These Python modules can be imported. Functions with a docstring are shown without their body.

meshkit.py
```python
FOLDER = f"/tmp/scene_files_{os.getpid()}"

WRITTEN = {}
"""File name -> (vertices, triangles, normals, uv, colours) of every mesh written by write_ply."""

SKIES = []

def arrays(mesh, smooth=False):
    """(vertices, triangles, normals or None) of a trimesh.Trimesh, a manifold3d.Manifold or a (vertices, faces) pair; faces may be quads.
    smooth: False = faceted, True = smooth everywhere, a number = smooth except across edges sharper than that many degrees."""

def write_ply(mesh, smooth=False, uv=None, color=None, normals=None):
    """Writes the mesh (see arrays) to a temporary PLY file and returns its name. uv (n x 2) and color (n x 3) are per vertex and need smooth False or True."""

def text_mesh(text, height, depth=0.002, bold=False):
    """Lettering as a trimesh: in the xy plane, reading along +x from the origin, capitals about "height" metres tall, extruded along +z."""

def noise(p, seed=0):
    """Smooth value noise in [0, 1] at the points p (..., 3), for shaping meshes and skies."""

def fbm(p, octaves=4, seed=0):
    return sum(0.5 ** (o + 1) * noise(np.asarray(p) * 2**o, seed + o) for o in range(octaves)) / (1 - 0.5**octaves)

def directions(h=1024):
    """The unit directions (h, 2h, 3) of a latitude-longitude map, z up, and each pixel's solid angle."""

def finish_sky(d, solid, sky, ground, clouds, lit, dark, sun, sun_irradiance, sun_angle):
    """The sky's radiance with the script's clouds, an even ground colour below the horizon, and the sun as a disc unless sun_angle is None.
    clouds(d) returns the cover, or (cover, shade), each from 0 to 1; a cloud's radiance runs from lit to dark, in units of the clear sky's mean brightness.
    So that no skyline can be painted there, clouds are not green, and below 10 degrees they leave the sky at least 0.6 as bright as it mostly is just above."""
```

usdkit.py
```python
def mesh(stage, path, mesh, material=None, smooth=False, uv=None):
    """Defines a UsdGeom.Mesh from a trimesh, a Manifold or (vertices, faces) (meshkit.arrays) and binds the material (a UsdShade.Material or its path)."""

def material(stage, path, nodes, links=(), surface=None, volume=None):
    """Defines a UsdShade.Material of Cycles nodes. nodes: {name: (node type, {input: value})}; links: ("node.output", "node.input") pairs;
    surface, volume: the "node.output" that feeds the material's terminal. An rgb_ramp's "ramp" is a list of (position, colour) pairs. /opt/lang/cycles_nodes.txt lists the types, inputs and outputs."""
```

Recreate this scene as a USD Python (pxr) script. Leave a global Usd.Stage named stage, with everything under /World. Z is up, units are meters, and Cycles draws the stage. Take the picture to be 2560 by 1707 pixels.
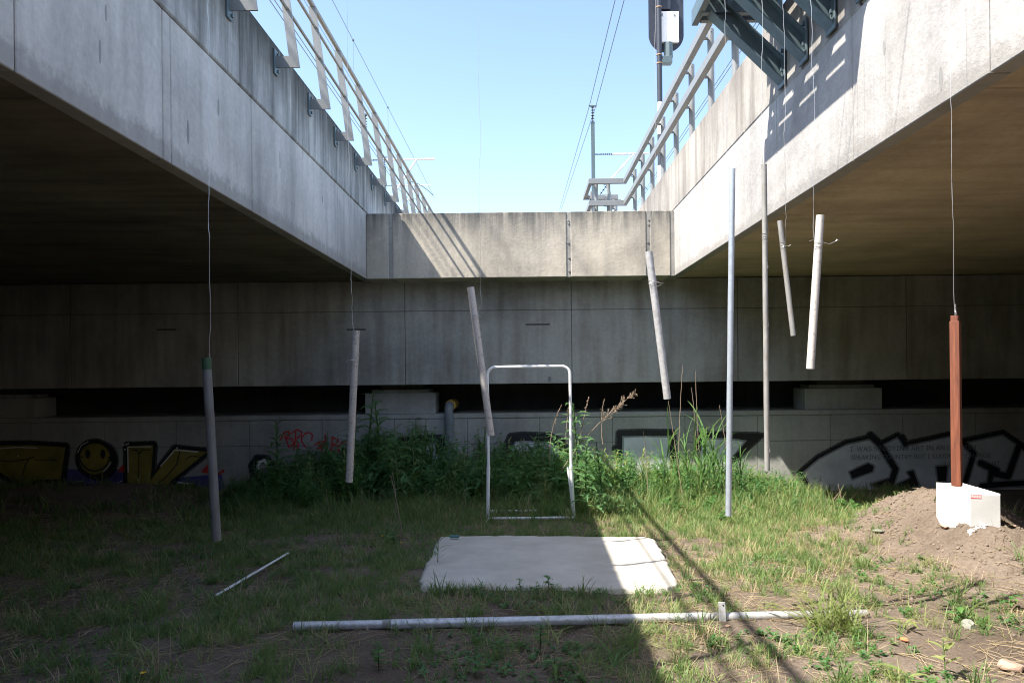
import math, random
import numpy as np, trimesh, usdkit, meshkit
from shapely import affinity
from shapely.geometry import Polygon, LineString, Point, MultiPolygon
from shapely.ops import unary_union
from pxr import Usd, UsdGeom, UsdLux, UsdShade, Gf, Sdf, Vt

stage = Usd.Stage.CreateInMemory()
UsdGeom.SetStageUpAxis(stage, UsdGeom.Tokens.z)
UsdGeom.SetStageMetersPerUnit(stage, 1.0)
world = UsdGeom.Xform.Define(stage, '/World')
stage.SetDefaultPrim(world.GetPrim())
UsdGeom.Scope.Define(stage, '/World/Looks')
random.seed(7)
R = np.random.default_rng(11)

# ------------------------------------------------------------------ camera, sky, sun, exposure
EYE = 1.6
FPX, VPX, VPY, ROLL = 1849.0, 1312.0, 930.0, 0.0105
cam = UsdGeom.Camera.Define(stage, '/World/camera')
cam.CreateHorizontalApertureAttr(36.0)
cam.CreateVerticalApertureAttr(36.0 * 682 / 1024)
cam.CreateFocalLengthAttr(FPX / 2560 * 36.0)
cam.CreateHorizontalApertureOffsetAttr(-(VPX - 1280) / 2560 * 36.0)
cam.CreateVerticalApertureOffsetAttr((VPY - 853.5) / 2560 * 36.0)
cam.CreateClippingRangeAttr(Gf.Vec2f(0.05, 5000))
cam.CreateExposureAttr(1.72)
cx = UsdGeom.Xformable(cam)
cx.AddTranslateOp().Set(Gf.Vec3d(0, 0, EYE))
cx.AddRotateXOp().Set(90.0)
cx.AddRotateZOp().Set(-math.degrees(ROLL))

TO_SUN = np.array([-1.0, -0.44, 1.543]); TO_SUN /= np.linalg.norm(TO_SUN)
ELEV = math.asin(TO_SUN[2]); ROT = math.atan2(TO_SUN[0], TO_SUN[1])
sun = UsdLux.DistantLight.Define(stage, '/World/sun')
sun.CreateIntensityAttr(1.05); sun.CreateAngleAttr(0.53); sun.CreateNormalizeAttr(True)
sun.CreateColorAttr(Gf.Vec3f(1.0, 0.94, 0.84))
zax = Gf.Vec3d(*TO_SUN)
UsdGeom.Xformable(sun).AddOrientOp(UsdGeom.XformOp.PrecisionDouble).Set(Gf.Rotation(Gf.Vec3d(0, 0, 1), zax).GetQuat())
dome = UsdLux.DomeLight.Define(stage, '/World/sky')
skym = usdkit.material(stage, '/World/Looks/sky_air', {
    'sky': ('sky_texture', {'sky_type': 'single_scattering', 'sun_disc': False, 'sun_elevation': ELEV, 'sun_rotation': ROT,
                            'altitude': 0.0, 'air_density': 1.0, 'aerosol_density': 1.0, 'ozone_density': 0.65}),
    'bg': ('background_shader', {'strength': 0.11})}, [('sky.color', 'bg.color')], surface='bg.background')
UsdShade.MaterialBindingAPI.Apply(dome.GetPrim()).Bind(skym)
dome.GetPrim().SetCustomDataByKey('kind', 'structure')

# ------------------------------------------------------------------ helpers
K = 2560 / 2352.0


def ray(xd, yd):
    """Photograph position (2352-wide scale) -> slopes (X/Y, (Z-EYE)/Y)."""
    x, y = xd * K - VPX, yd * K - VPY
    return (x - ROLL * y) / FPX, -(y + ROLL * x) / FPX


def U(xd, yd, Y):
    a, b = ray(xd, yd)
    return np.array([a * Y, Y, EYE + b * Y])


def smoothstep(a, b, x):
    t = np.clip((np.asarray(x, float) - a) / (b - a), 0, 1)
    return t * t * (3 - 2 * t)


WALL_Y = 12.57
def ground0(Y):
    Y = np.asarray(Y, float)
    return -0.055 * (np.clip(Y, 3.0, WALL_Y + 3) - 3.8)


def heap_d(X, Y):
    return np.hypot((X - 4.15) / 0.95, (Y - 7.0) / 1.30)


def ground(X, Y):
    X, Y = np.asarray(X, float), np.asarray(Y, float)
    z = ground0(Y)
    # heap of dug soil on the right, low heap along the wall on the left
    d = heap_d(X, Y)
    z = z + 0.545 * np.exp(-((X - 4.15) / 0.66) ** 2 - ((Y - 7.5) / np.where(Y < 7.5, 1.75, 1.15)) ** 2)
    z = z + 0.30 * np.exp(-((X + 7.2) / 1.9) ** 4 - ((Y - 12.0) / 0.9) ** 2) + 0.12 * np.exp(-((X + 4.3) / 1.1) ** 2 - ((Y - 12.1) / 1.0) ** 2)
    z = z + 0.10 * np.exp(-((X - 0.5) / 3.5) ** 4 - ((Y - 12.3) / 0.9) ** 2)
    z = z + 0.15 * np.exp(-((X - 3.8) / 0.30) ** 2 - ((Y - 6.25) / 0.32) ** 2)
    near = np.clip(1.2 - np.maximum(np.abs(X) - 8, 0) / 8, 0, 1)
    P = np.stack([X, Y, 0 * X], -1)
    z = z + near * (0.09 * (meshkit.fbm(P * 0.7, 3, 3) - 0.5) + 0.045 * (meshkit.fbm(P * 4.0, 4, 5) - 0.5))
    rough = np.exp(-(d / 1.5) ** 4)
    z = z + 0.10 * rough * (meshkit.fbm(P * 9.0, 3, 9) - 0.5)
    return z


def G(xd, yd, dz=0.0):
    """Point where the sight line of a photograph position meets the ground."""
    a, b = ray(xd, yd)
    Ys = np.linspace(2.5, 12.5, 1500)
    diff = EYE + b * Ys - ground(a * Ys, Ys)
    i = int(np.argmax(diff < 0)) if (diff < 0).any() else len(Ys) - 1
    Y = Ys[i]
    return np.array([a * Y, Y, float(ground(np.array([a * Y]), np.array([Y]))[0]) + dz])


def on_ground(x, y, dz=0.0):
    return np.array([x, y, float(ground(np.array([x]), np.array([y]))[0]) + dz])


USED = {}
def numbered(parent, name):
    k = (parent, name)
    n = USED.get(k, 0); USED[k] = n + 1
    return f'{parent}/{name}' if n == 0 else f'{parent}/{name}_{n:03d}'


def tag(prim, label=None, cat=None, group=None, kind=None):
    for k, v in (('label', label), ('category', cat), ('group', group), ('kind', kind)):
        if v:
            prim.SetCustomDataByKey(k, v)
    return prim


def thing(name, label=None, cat=None, loc=(0, 0, 0), rotz=0.0, scale=None, group=None, kind=None):
    x = UsdGeom.Xform.Define(stage, numbered('/World', name))
    x.AddTranslateOp().Set(Gf.Vec3d(*map(float, loc)))
    if rotz:
        x.AddRotateZOp().Set(float(rotz))
    if scale is not None:
        x.AddScaleOp().Set(Gf.Vec3f(*(map(float, (scale,) * 3 if np.ndim(scale) == 0 else scale))))
    return tag(x.GetPrim(), label, cat, group, kind)


def holder(name, parent, label=None):
    p = parent.GetPath().pathString if hasattr(parent, 'GetPath') else parent
    return tag(UsdGeom.Xform.Define(stage, numbered(p, name)).GetPrim(), label)


def obj(name, mesh, mat, parent=None, smooth=False, label=None, cat=None, group=None, kind=None):
    p = parent.GetPath().pathString if parent is not None else '/World'
    if isinstance(mesh, (list,)):
        mesh = trimesh.util.concatenate(mesh)
    m = usdkit.mesh(stage, numbered(p, name), mesh, mat, smooth=smooth)
    return tag(m.GetPrim(), label, cat, group, kind)


def dup(root, name, label, loc, rotz=0.0, scale=None, group=None):
    was = root.GetCustomData()
    r = thing(name, label, was['category'], loc, rotz, scale, group or was.get('group'))
    r.GetReferences().AddInternalReference(root.GetPath())
    r.SetInstanceable(True)
    return r


def box(x0, x1, y0, y1, z0, z1, c=0.0):
    if c <= 0:
        m = trimesh.creation.box((x1 - x0, y1 - y0, z1 - z0))
        m.apply_translation(((x0 + x1) / 2, (y0 + y1) / 2, (z0 + z1) / 2))
        return m
    pts = []
    lo, hi = np.array([x0, y0, z0]), np.array([x1, y1, z1])
    for sx in (0, 1):
        for sy in (0, 1):
            for sz in (0, 1):
                corner = np.where([sx, sy, sz], hi, lo)
                inward = np.where([sx, sy, sz], -1, 1) * c
                for k in range(3):
                    q = corner + inward
                    q[k] = corner[k]
                    pts.append(q)
    return trimesh.convex.convex_hull(np.array(pts))


def tube(pts, r, sides=8, caps=True):
    """Round bar along a polyline; r a number or one per point."""
    pts = np.asarray(pts, float)
    n = len(pts)
    r = np.full(n, r) if np.ndim(r) == 0 else np.asarray(r, float)
    t = np.gradient(pts, axis=0) if n > 2 else np.repeat([pts[1] - pts[0]], 2, 0)
    t /= np.maximum(np.linalg.norm(t, axis=1, keepdims=True), 1e-9)
    ref = np.array([0.0, 0, 1]) if abs(t[0][2]) < 0.9 else np.array([0.0, 1, 0])
    u = np.cross(t[0], ref); u /= np.linalg.norm(u)
    V = []
    for i in range(n):
        u = u - t[i] * (u @ t[i]); u /= max(np.linalg.norm(u), 1e-9)
        w = np.cross(t[i], u)
        a = np.linspace(0, 2 * np.pi, sides, endpoint=False)
        V.append(pts[i] + r[i] * (np.cos(a)[:, None] * u + np.sin(a)[:, None] * w))
    V = np.vstack(V); F = []
    for i in range(n - 1):
        for k in range(sides):
            a, b = i * sides + k, i * sides + (k + 1) % sides
            F += [[a, a + sides, b], [b, a + sides, b + sides]]
    if caps:
        V = np.vstack([V, pts[0], pts[-1]])
        c0, c1, o = len(V) - 2, len(V) - 1, (n - 1) * sides
        for k in range(sides):
            F += [[c0, k, (k + 1) % sides], [c1, o + (k + 1) % sides, o + k]]
    m = trimesh.Trimesh(V, np.array(F), process=False)
    m.invert()
    return m


def hollow(a, b, r, wall=0.004, sides=28):
    """A length of pipe, open at both ends."""
    a, b = np.asarray(a, float), np.asarray(b, float)
    L = np.linalg.norm(b - a)
    m = trimesh.creation.annulus(r_min=r - wall, r_max=r, height=L, sections=sides)
    m.apply_transform(trimesh.geometry.align_vectors([0, 0, 1], (b - a) / L))
    m.apply_translation((a + b) / 2)
    return m


def prism_xz(poly, y0, y1):
    """Extrude a polygon given in (x, z) from y0 to y1."""
    polys = getattr(poly, 'geoms', [poly])
    out = []
    for p in polys:
        m = trimesh.creation.extrude_polygon(p, abs(y1 - y0), engine='earcut')
        v = m.vertices.copy()
        m = trimesh.Trimesh(np.stack([v[:, 0], min(y0, y1) + v[:, 2], v[:, 1]], -1), m.faces[:, ::-1], process=False)
        out.append(m)
    return trimesh.util.concatenate(out)


def bezier(p0, p1, p2, n=6):
    t = np.linspace(0, 1, n)[:, None]
    return (1 - t) ** 2 * np.array(p0) + 2 * t * (1 - t) * np.array(p1) + t ** 2 * np.array(p2)


# ------------------------------------------------------------------ materials
def M(name, nodes, links, surface='p.BSDF'):
    return usdkit.material(stage, '/World/Looks/' + name, nodes, links, surface=surface)


def concrete(name, base, dark, streak=0.6, top=None, top_dark=(0.07, 0.07, 0.065), top_amt=0.8, fine=22.0, pits=0.5, bump=0.25, smear=(2.2, 2.2, 0.22), low=None, blotch=0.8):
    n = {'g': ('geometry', {}),
         'big': ('noise_texture', {'scale': 0.9, 'detail': 5.0, 'roughness': 0.6}),
         'ms': ('mapping', {'scale': smear}),
         'str': ('noise_texture', {'scale': 2.0, 'detail': 5.0, 'roughness': 0.62}),
         'r1': ('rgb_ramp', {'ramp': [(0.36, (0, 0, 0)), (0.68, (1, 1, 1))]}),
         'r2': ('rgb_ramp', {'ramp': [(0.42, (0, 0, 0)), (0.72, (1, 1, 1))]}),
         'mx': ('math', {'math_type': 'multiply_add', 'value2': streak, 'value3': 0.0}),
         'ad': ('math', {'math_type': 'multiply_add', 'value2': 0.45}),
         'col': ('mix', {'mix_type': 'mix', 'use_clamp': True, 'color1': base, 'color2': dark}),
         'fn': ('noise_texture', {'scale': fine, 'detail': 6.0, 'roughness': 0.7}),
         'rf': ('rgb_ramp', {'ramp': [(0.3, (0.88, 0.88, 0.88)), (0.7, (1.07, 1.07, 1.07))]}),
         'mulf': ('mix', {'mix_type': 'multiply', 'fac': 1.0}),
         'vor': ('voronoi_texture', {'scale': 9.0, 'feature': 'f1', 'randomness': 1.0}),
         'rv': ('rgb_ramp', {'ramp': [(0.0, (0.35, 0.33, 0.3)), (0.035, (0.5, 0.48, 0.45)), (0.06, (1, 1, 1))]}),
         'mulv': ('mix', {'mix_type': 'multiply', 'fac': pits}),
         'b': ('bump', {'strength': bump, 'distance': 0.02}),
         'p': ('principled_bsdf', {'roughness': 0.88, 'specular_ior_level': 0.25})}
    l = [('g.position', 'big.vector'), ('g.position', 'ms.vector'), ('ms.vector', 'str.vector'), ('big.fac', 'r1.fac'), ('str.fac', 'r2.fac'),
         ('r2.color', 'mx.value1'), ('r1.color', 'ad.value1'), ('mx.value', 'ad.value3'), ('ad.value', 'col.fac'),
         ('g.position', 'fn.vector'), ('fn.fac', 'rf.fac'), ('col.color', 'mulf.color1'), ('rf.color', 'mulf.color2'),
         ('g.position', 'vor.vector'), ('vor.distance', 'rv.fac'), ('mulf.color', 'mulv.color1'), ('rv.color', 'mulv.color2'),
         ('fn.fac', 'b.height'), ('b.normal', 'p.normal')]
    n['bl'] = ('noise_texture', {'scale': 0.42, 'detail': 8.0, 'roughness': 0.68, 'distortion': 0.4})
    n['rb'] = ('rgb_ramp', {'ramp': [(0.36, (0.66, 0.66, 0.67)), (0.5, (0.97, 0.97, 0.97)), (0.64, (1.16, 1.15, 1.13))]})
    n['mulb'] = ('mix', {'mix_type': 'multiply', 'fac': blotch})
    l += [('g.position', 'bl.vector'), ('bl.fac', 'rb.fac'), ('mulv.color', 'mulb.color1'), ('rb.color', 'mulb.color2')]
    last = 'mulb.color'
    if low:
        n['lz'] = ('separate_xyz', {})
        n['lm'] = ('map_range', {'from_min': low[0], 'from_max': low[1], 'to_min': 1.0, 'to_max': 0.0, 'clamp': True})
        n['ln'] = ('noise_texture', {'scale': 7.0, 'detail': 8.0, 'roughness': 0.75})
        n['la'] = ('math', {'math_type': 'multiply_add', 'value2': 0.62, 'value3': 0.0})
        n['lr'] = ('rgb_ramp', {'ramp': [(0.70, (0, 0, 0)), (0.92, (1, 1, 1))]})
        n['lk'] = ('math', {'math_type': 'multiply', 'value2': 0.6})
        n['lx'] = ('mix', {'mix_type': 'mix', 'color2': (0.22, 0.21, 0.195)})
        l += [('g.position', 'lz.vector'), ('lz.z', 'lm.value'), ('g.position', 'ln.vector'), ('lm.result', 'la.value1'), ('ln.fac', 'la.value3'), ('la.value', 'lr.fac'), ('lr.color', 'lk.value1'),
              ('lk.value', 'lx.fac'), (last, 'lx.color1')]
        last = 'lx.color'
    if top:
        n['sz'] = ('separate_xyz', {})
        n['mr'] = ('map_range', {'from_min': top[0], 'from_max': top[1], 'to_min': 0.0, 'to_max': 1.0, 'clamp': True})
        n['ms2'] = ('mapping', {'scale': (5.0, 5.0, 0.35)})
        n['s2'] = ('noise_texture', {'scale': 1.6, 'detail': 6.0, 'roughness': 0.7})
        n['sub'] = ('math', {'math_type': 'multiply_add', 'value2': 3.0, 'value3': -1.48})
        n['add'] = ('math', {'math_type': 'add'})
        n['pw'] = ('math', {'math_type': 'multiply', 'value2': top_amt, 'use_clamp': True})
        n['tmix'] = ('mix', {'mix_type': 'mix', 'use_clamp': True, 'color2': top_dark})
        l += [('g.position', 'sz.vector'), ('sz.z', 'mr.value'), ('g.position', 'ms2.vector'), ('ms2.vector', 's2.vector'),
              ('s2.fac', 'sub.value1'), ('sub.value', 'add.value1'), ('mr.result', 'add.value2'), ('add.value', 'pw.value1'),
              ('pw.value', 'pw2.value1'), ('mr.result', 'pw2.value2'), ('pw2.value', 'tmix.fac'), (last, 'tmix.color1')]
        n['pw2'] = ('math', {'math_type': 'multiply', 'use_clamp': True})
        last = 'tmix.color'
    l.append((last, 'p.base_color'))
    return M(name, n, l)


def plain(name, col, rough=0.5, metal=0.0, vary=0.15, scale=14.0, dirt=None, dirt_amt=0.0, dscale=5.0, bump=0.0, spec=0.5, stretch=(1, 1, 1)):
    lo = tuple(c * (1 - vary) for c in col); hi = tuple(min(1, c * (1 + vary)) for c in col)
    n = {'g': ('geometry', {}), 'm': ('mapping', {'scale': stretch}),
         'n': ('noise_texture', {'scale': scale, 'detail': 5.0, 'roughness': 0.65}),
         'r': ('rgb_ramp', {'ramp': [(0.3, lo), (0.7, hi)]}),
         'n2': ('noise_texture', {'scale': dscale, 'detail': 6.0, 'roughness': 0.7}),
         'r2': ('rgb_ramp', {'ramp': [(0.5, (0, 0, 0)), (0.66, (1, 1, 1))]}),
         'k': ('math', {'math_type': 'multiply', 'value2': dirt_amt}),
         'x': ('mix', {'mix_type': 'mix', 'color2': dirt or col}),
         'p': ('principled_bsdf', {'roughness': rough, 'metallic': metal, 'specular_ior_level': spec})}
    l = [('g.position', 'm.vector'), ('m.vector', 'n.vector'), ('n.fac', 'r.fac'), ('m.vector', 'n2.vector'), ('n2.fac', 'r2.fac'), ('r2.color', 'k.value1'),
         ('k.value', 'x.fac'), ('r.color', 'x.color1'), ('x.color', 'p.base_color')]
    if bump:
        n['b'] = ('bump', {'strength': bump, 'distance': 0.01})
        l += [('n.fac', 'b.height'), ('b.normal', 'p.normal')]
    return M(name, n, l)


def leafmat(name, lo, hi, trans=0.35, rough=0.55, tcol=None):
    tc = tcol or tuple(min(1, 1.6 * c) for c in hi)
    return M(name, {'o': ('object_info', {}), 'g': ('geometry', {}), 'n': ('noise_texture', {'scale': 3.0, 'detail': 3.0}),
                    'a': ('math', {'math_type': 'multiply_add', 'value2': 0.55, 'value3': 0.0}),
                    'a2': ('math', {'math_type': 'multiply_add', 'value2': 0.5, 'value3': 0.0}),
                    'r': ('rgb_ramp', {'ramp': [(0.0, lo), (1.0, hi)]}),
                    'p': ('principled_bsdf', {'roughness': rough, 'specular_ior_level': 0.35}), 't': ('translucent_bsdf', {'color': tc}),
                    'm': ('mix_closure', {'fac': trans})},
             [('g.position', 'n.vector'), ('g.random_per_island', 'a2.value1'), ('o.random', 'a.value1'), ('a2.value', 'a.value3'), ('a.value', 'r.fac'),
              ('r.color', 'p.base_color'), ('p.BSDF', 'm.closure1'), ('t.BSDF', 'm.closure2')], surface='m.closure')


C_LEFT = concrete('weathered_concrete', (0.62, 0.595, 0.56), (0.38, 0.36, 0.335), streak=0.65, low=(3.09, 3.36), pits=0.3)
C_PAR = concrete('stained_parapet_concrete', (0.55, 0.54, 0.52), (0.20, 0.195, 0.185), streak=1.0, top=(3.95, 4.95), top_dark=(0.05, 0.05, 0.047), top_amt=1.1, blotch=1.0)
C_PARR = concrete('parapet_concrete', (0.41, 0.39, 0.36), (0.22, 0.20, 0.18), streak=0.9, top=(4.2, 5.2), top_dark=(0.14, 0.12, 0.11), top_amt=0.6)
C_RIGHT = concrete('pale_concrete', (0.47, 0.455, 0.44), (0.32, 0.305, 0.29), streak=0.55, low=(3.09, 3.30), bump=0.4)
C_BEAM = concrete('cross_beam_concrete', (0.56, 0.505, 0.42), (0.32, 0.30, 0.265), streak=0.6, top=(3.45, 4.15), top_dark=(0.10, 0.10, 0.097), top_amt=0.85, blotch=1.0)
C_MARK = concrete('cast_mark_concrete', (0.36, 0.355, 0.345), (0.25, 0.245, 0.24))
C_STRIP = concrete('joint_mortar', (0.36, 0.345, 0.32), (0.22, 0.215, 0.205), streak=0.5)
C_BACK = concrete('shaded_wall_concrete', (0.43, 0.43, 0.41), (0.25, 0.23, 0.20), streak=0.75, pits=0.8)
C_LOW = concrete('abutment_concrete', (0.42, 0.415, 0.395), (0.27, 0.26, 0.235), streak=0.4)
C_SOFR = concrete('bounce_lit_board_soffit', (0.50, 0.395, 0.29), (0.29, 0.228, 0.165), streak=0.4, smear=(0.25, 3.0, 1.0))  # right soffit: warm bounce off the sunlit ground put into the base colour
C_GAP = concrete('gap_shade_concrete', (0.10, 0.10, 0.10), (0.05, 0.05, 0.05))  # near-black colour paints the deep shade inside the bearing gap
C_SOF = concrete('shaded_board_soffit', (0.22, 0.19, 0.145), (0.10, 0.085, 0.065), streak=0.6, smear=(0.25, 3.0, 1.0))  # left soffit: darker counterpart, its shade put into the base colour
C_DARK = plain('dark_joint_fill', (0.10, 0.095, 0.085), rough=0.9)  # even dark tone shared by joint fillers, bearings and cast grooves
STEEL = plain('painted_grey_steel', (0.19, 0.20, 0.205), rough=0.45, vary=0.08)
STEELB = plain('blue_grey_steel', (0.085, 0.12, 0.135), rough=0.42, vary=0.15)
RAIL = plain('rail_paint', (0.23, 0.21, 0.185), rough=0.45, vary=0.08)
GALV = plain('galvanised_tube', (0.52, 0.525, 0.535), rough=0.42, metal=0.35, vary=0.2, scale=30, dirt=(0.30, 0.26, 0.22), dirt_amt=0.45, dscale=18)
GALVB = plain('bright_galvanised_tube', (0.50, 0.56, 0.63), rough=0.35, metal=0.5, vary=0.12, scale=30)
OLDD = plain('shaded_weathered_tube', (0.13, 0.13, 0.125), rough=0.65, metal=0.1, vary=0.18, scale=18, dirt=(0.09, 0.07, 0.05), dirt_amt=0.5, dscale=20, bump=0.08, stretch=(1, 1, 0.35))  # old tube darkened in colour for the deep shade it hangs in
ALUD = plain('shaded_pale_tube', (0.42, 0.395, 0.365), rough=0.6, metal=0.2, vary=0.12, scale=20, dirt=(0.14, 0.11, 0.09), dirt_amt=0.6, dscale=60)  # darker copy of the pale tube, shade painted into its colour
OLDP = plain('old_grey_tube', (0.27, 0.27, 0.26), rough=0.65, metal=0.2, vary=0.18, scale=20, dirt=(0.20, 0.15, 0.11), dirt_amt=0.55, dscale=24, bump=0.08, stretch=(1, 1, 0.4))
ALUP = plain('scratched_pale_tube', (0.56, 0.535, 0.505), rough=0.5, metal=0.15, vary=0.2, scale=40, dirt=(0.22, 0.18, 0.15), dirt_amt=0.75, dscale=40)
GREENP = plain('green_paint', (0.02, 0.06, 0.028), rough=0.6, vary=0.3)
WIRE = plain('tie_wire', (0.60, 0.60, 0.60), rough=0.35, metal=0.7, vary=0.1)
CABLE = plain('dark_cable', (0.06, 0.08, 0.11), rough=0.5)
WHITEP = plain('white_tube_paint', (0.80, 0.81, 0.82), rough=0.35, vary=0.04, dirt=(0.5, 0.47, 0.42), dirt_amt=0.25, dscale=12)
BLACKP = plain('black_signal_paint', (0.025, 0.03, 0.045), rough=0.45)
BLACKM = plain('black_plastic', (0.02, 0.02, 0.02), rough=0.5)
GREYPVC = plain('grey_plastic_pipe', (0.17, 0.19, 0.205), rough=0.4, vary=0.06)
YELLOWPIPE = plain('ochre_pipe', (0.55, 0.33, 0.06), rough=0.5)
EPS = plain('white_foam', (0.66, 0.67, 0.68), rough=0.9, vary=0.03, scale=160, bump=0.25)
EPSD = plain('shaded_cut_foam_side', (0.50, 0.50, 0.50), rough=0.95, vary=0.06, scale=120, bump=0.5, stretch=(1, 1, 4))  # rough foam side, greyed in colour because it catches less sun
REDP = plain('red_print', (0.72, 0.06, 0.07), rough=0.6)
TIMBER = M('reddish_timber', {'g': ('geometry', {}), 'm': ('mapping', {'scale': (28.0, 28.0, 1.6)}), 'n': ('noise_texture', {'scale': 2.2, 'detail': 6.0, 'roughness': 0.65, 'distortion': 0.6}),
                              'r': ('rgb_ramp', {'ramp': [(0.3, (0.075, 0.022, 0.012)), (0.52, (0.165, 0.050, 0.024)), (0.75, (0.28, 0.105, 0.052))]}),
                              'b': ('bump', {'strength': 0.25, 'distance': 0.004}), 'p': ('principled_bsdf', {'roughness': 0.62})},
           [('g.position', 'm.vector'), ('m.vector', 'n.vector'), ('n.fac', 'r.fac'), ('r.color', 'p.base_color'), ('n.fac', 'b.height'), ('b.normal', 'p.normal')])
FELT = M('cream_mat', {'g': ('geometry', {}), 'n': ('noise_texture', {'scale': 120.0, 'detail': 4.0, 'roughness': 0.7}), 'n2': ('noise_texture', {'scale': 2.2, 'detail': 6.0, 'roughness': 0.65}),
                       'r': ('rgb_ramp', {'ramp': [(0.35, (0.50, 0.465, 0.40)), (0.65, (0.62, 0.585, 0.515))]}),
                       'v': ('voronoi_texture', {'scale': 26.0}), 'rv': ('rgb_ramp', {'ramp': [(0.0, (0.45, 0.38, 0.3)), (0.05, (0.7, 0.65, 0.6)), (0.09, (1, 1, 1))]}),
                       'x': ('mix', {'mix_type': 'multiply', 'fac': 0.5}), 'b': ('bump', {'strength': 0.6, 'distance': 0.008}), 'p': ('principled_bsdf', {'roughness': 0.95, 'specular_ior_level': 0.1})},
         [('g.position', 'n.vector'), ('g.position', 'n2.vector'), ('n2.fac', 'r.fac'), ('g.position', 'v.vector'), ('v.distance', 'rv.fac'), ('r.color', 'x.color1'), ('rv.color', 'x.color2'),
          ('x.color', 'p.base_color'), ('n.fac', 'b.height'), ('b.normal', 'p.normal')])
SOIL = M('sandy_soil', {'g': ('geometry', {}), 'n': ('noise_texture', {'scale': 0.8, 'detail': 7.0, 'roughness': 0.65}), 'f': ('noise_texture', {'scale': 38.0, 'detail': 8.0, 'roughness': 0.75}),
                        'r': ('rgb_ramp', {'ramp': [(0.3, (0.115, 0.088, 0.067)), (0.5, (0.185, 0.145, 0.114)), (0.7, (0.245, 0.197, 0.158))]}),
                        'rf': ('rgb_ramp', {'ramp': [(0.3, (0.6, 0.58, 0.56)), (0.52, (1, 1, 1)), (0.75, (1.3, 1.3, 1.3))]}),
                        'x': ('mix', {'mix_type': 'multiply', 'fac': 1.0}), 'b': ('bump', {'strength': 0.9, 'distance': 0.03}),
                        'p': ('principled_bsdf', {'roughness': 0.95, 'specular_ior_level': 0.15})},
         [('g.position', 'n.vector'), ('g.position', 'f.vector'), ('n.fac', 'r.fac'), ('f.fac', 'rf.fac'), ('r.color', 'x.color1'), ('rf.color', 'x.color2'), ('x.color', 'p.base_color'),
          ('f.fac', 'b.height'), ('b.normal', 'p.normal')])
CLOD = plain('soil_clods', (0.165, 0.128, 0.10), rough=0.95, vary=0.35, scale=12)
STONE = plain('grey_stone', (0.22, 0.22, 0.19), rough=0.85, vary=0.25, scale=20, bump=0.4)
PINKST = plain('pinkish_rubble', (0.34, 0.235, 0.18), rough=0.9, vary=0.2, scale=24, bump=0.4)
BRICK = plain('orange_brick', (0.45, 0.15, 0.06), rough=0.9, vary=0.2)
GRASS_A = leafmat('grass_blades', (0.055, 0.115, 0.028), (0.19, 0.28, 0.085))
GRASS_B = leafmat('yellow_green_grass', (0.14, 0.19, 0.05), (0.33, 0.36, 0.15))
STRAW = leafmat('dry_straw', (0.26, 0.20, 0.115), (0.46, 0.37, 0.23), trans=0.2)
WEED = leafmat('weed_leaves', (0.04, 0.115, 0.03), (0.17, 0.31, 0.085))
THIS = leafmat('thistle_leaves', (0.055, 0.14, 0.05), (0.17, 0.31, 0.12), rough=0.45)
STEM = leafmat('green_stems', (0.05, 0.10, 0.03), (0.10, 0.16, 0.05), trans=0.1)
REED = leafmat('reed_leaves', (0.06, 0.14, 0.035), (0.14, 0.25, 0.07))
TWIG = plain('dead_stems', (0.27, 0.20, 0.145), rough=0.85, vary=0.25)
PETAL = plain('yellow_petals', (0.75, 0.45, 0.02), rough=0.6)
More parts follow.
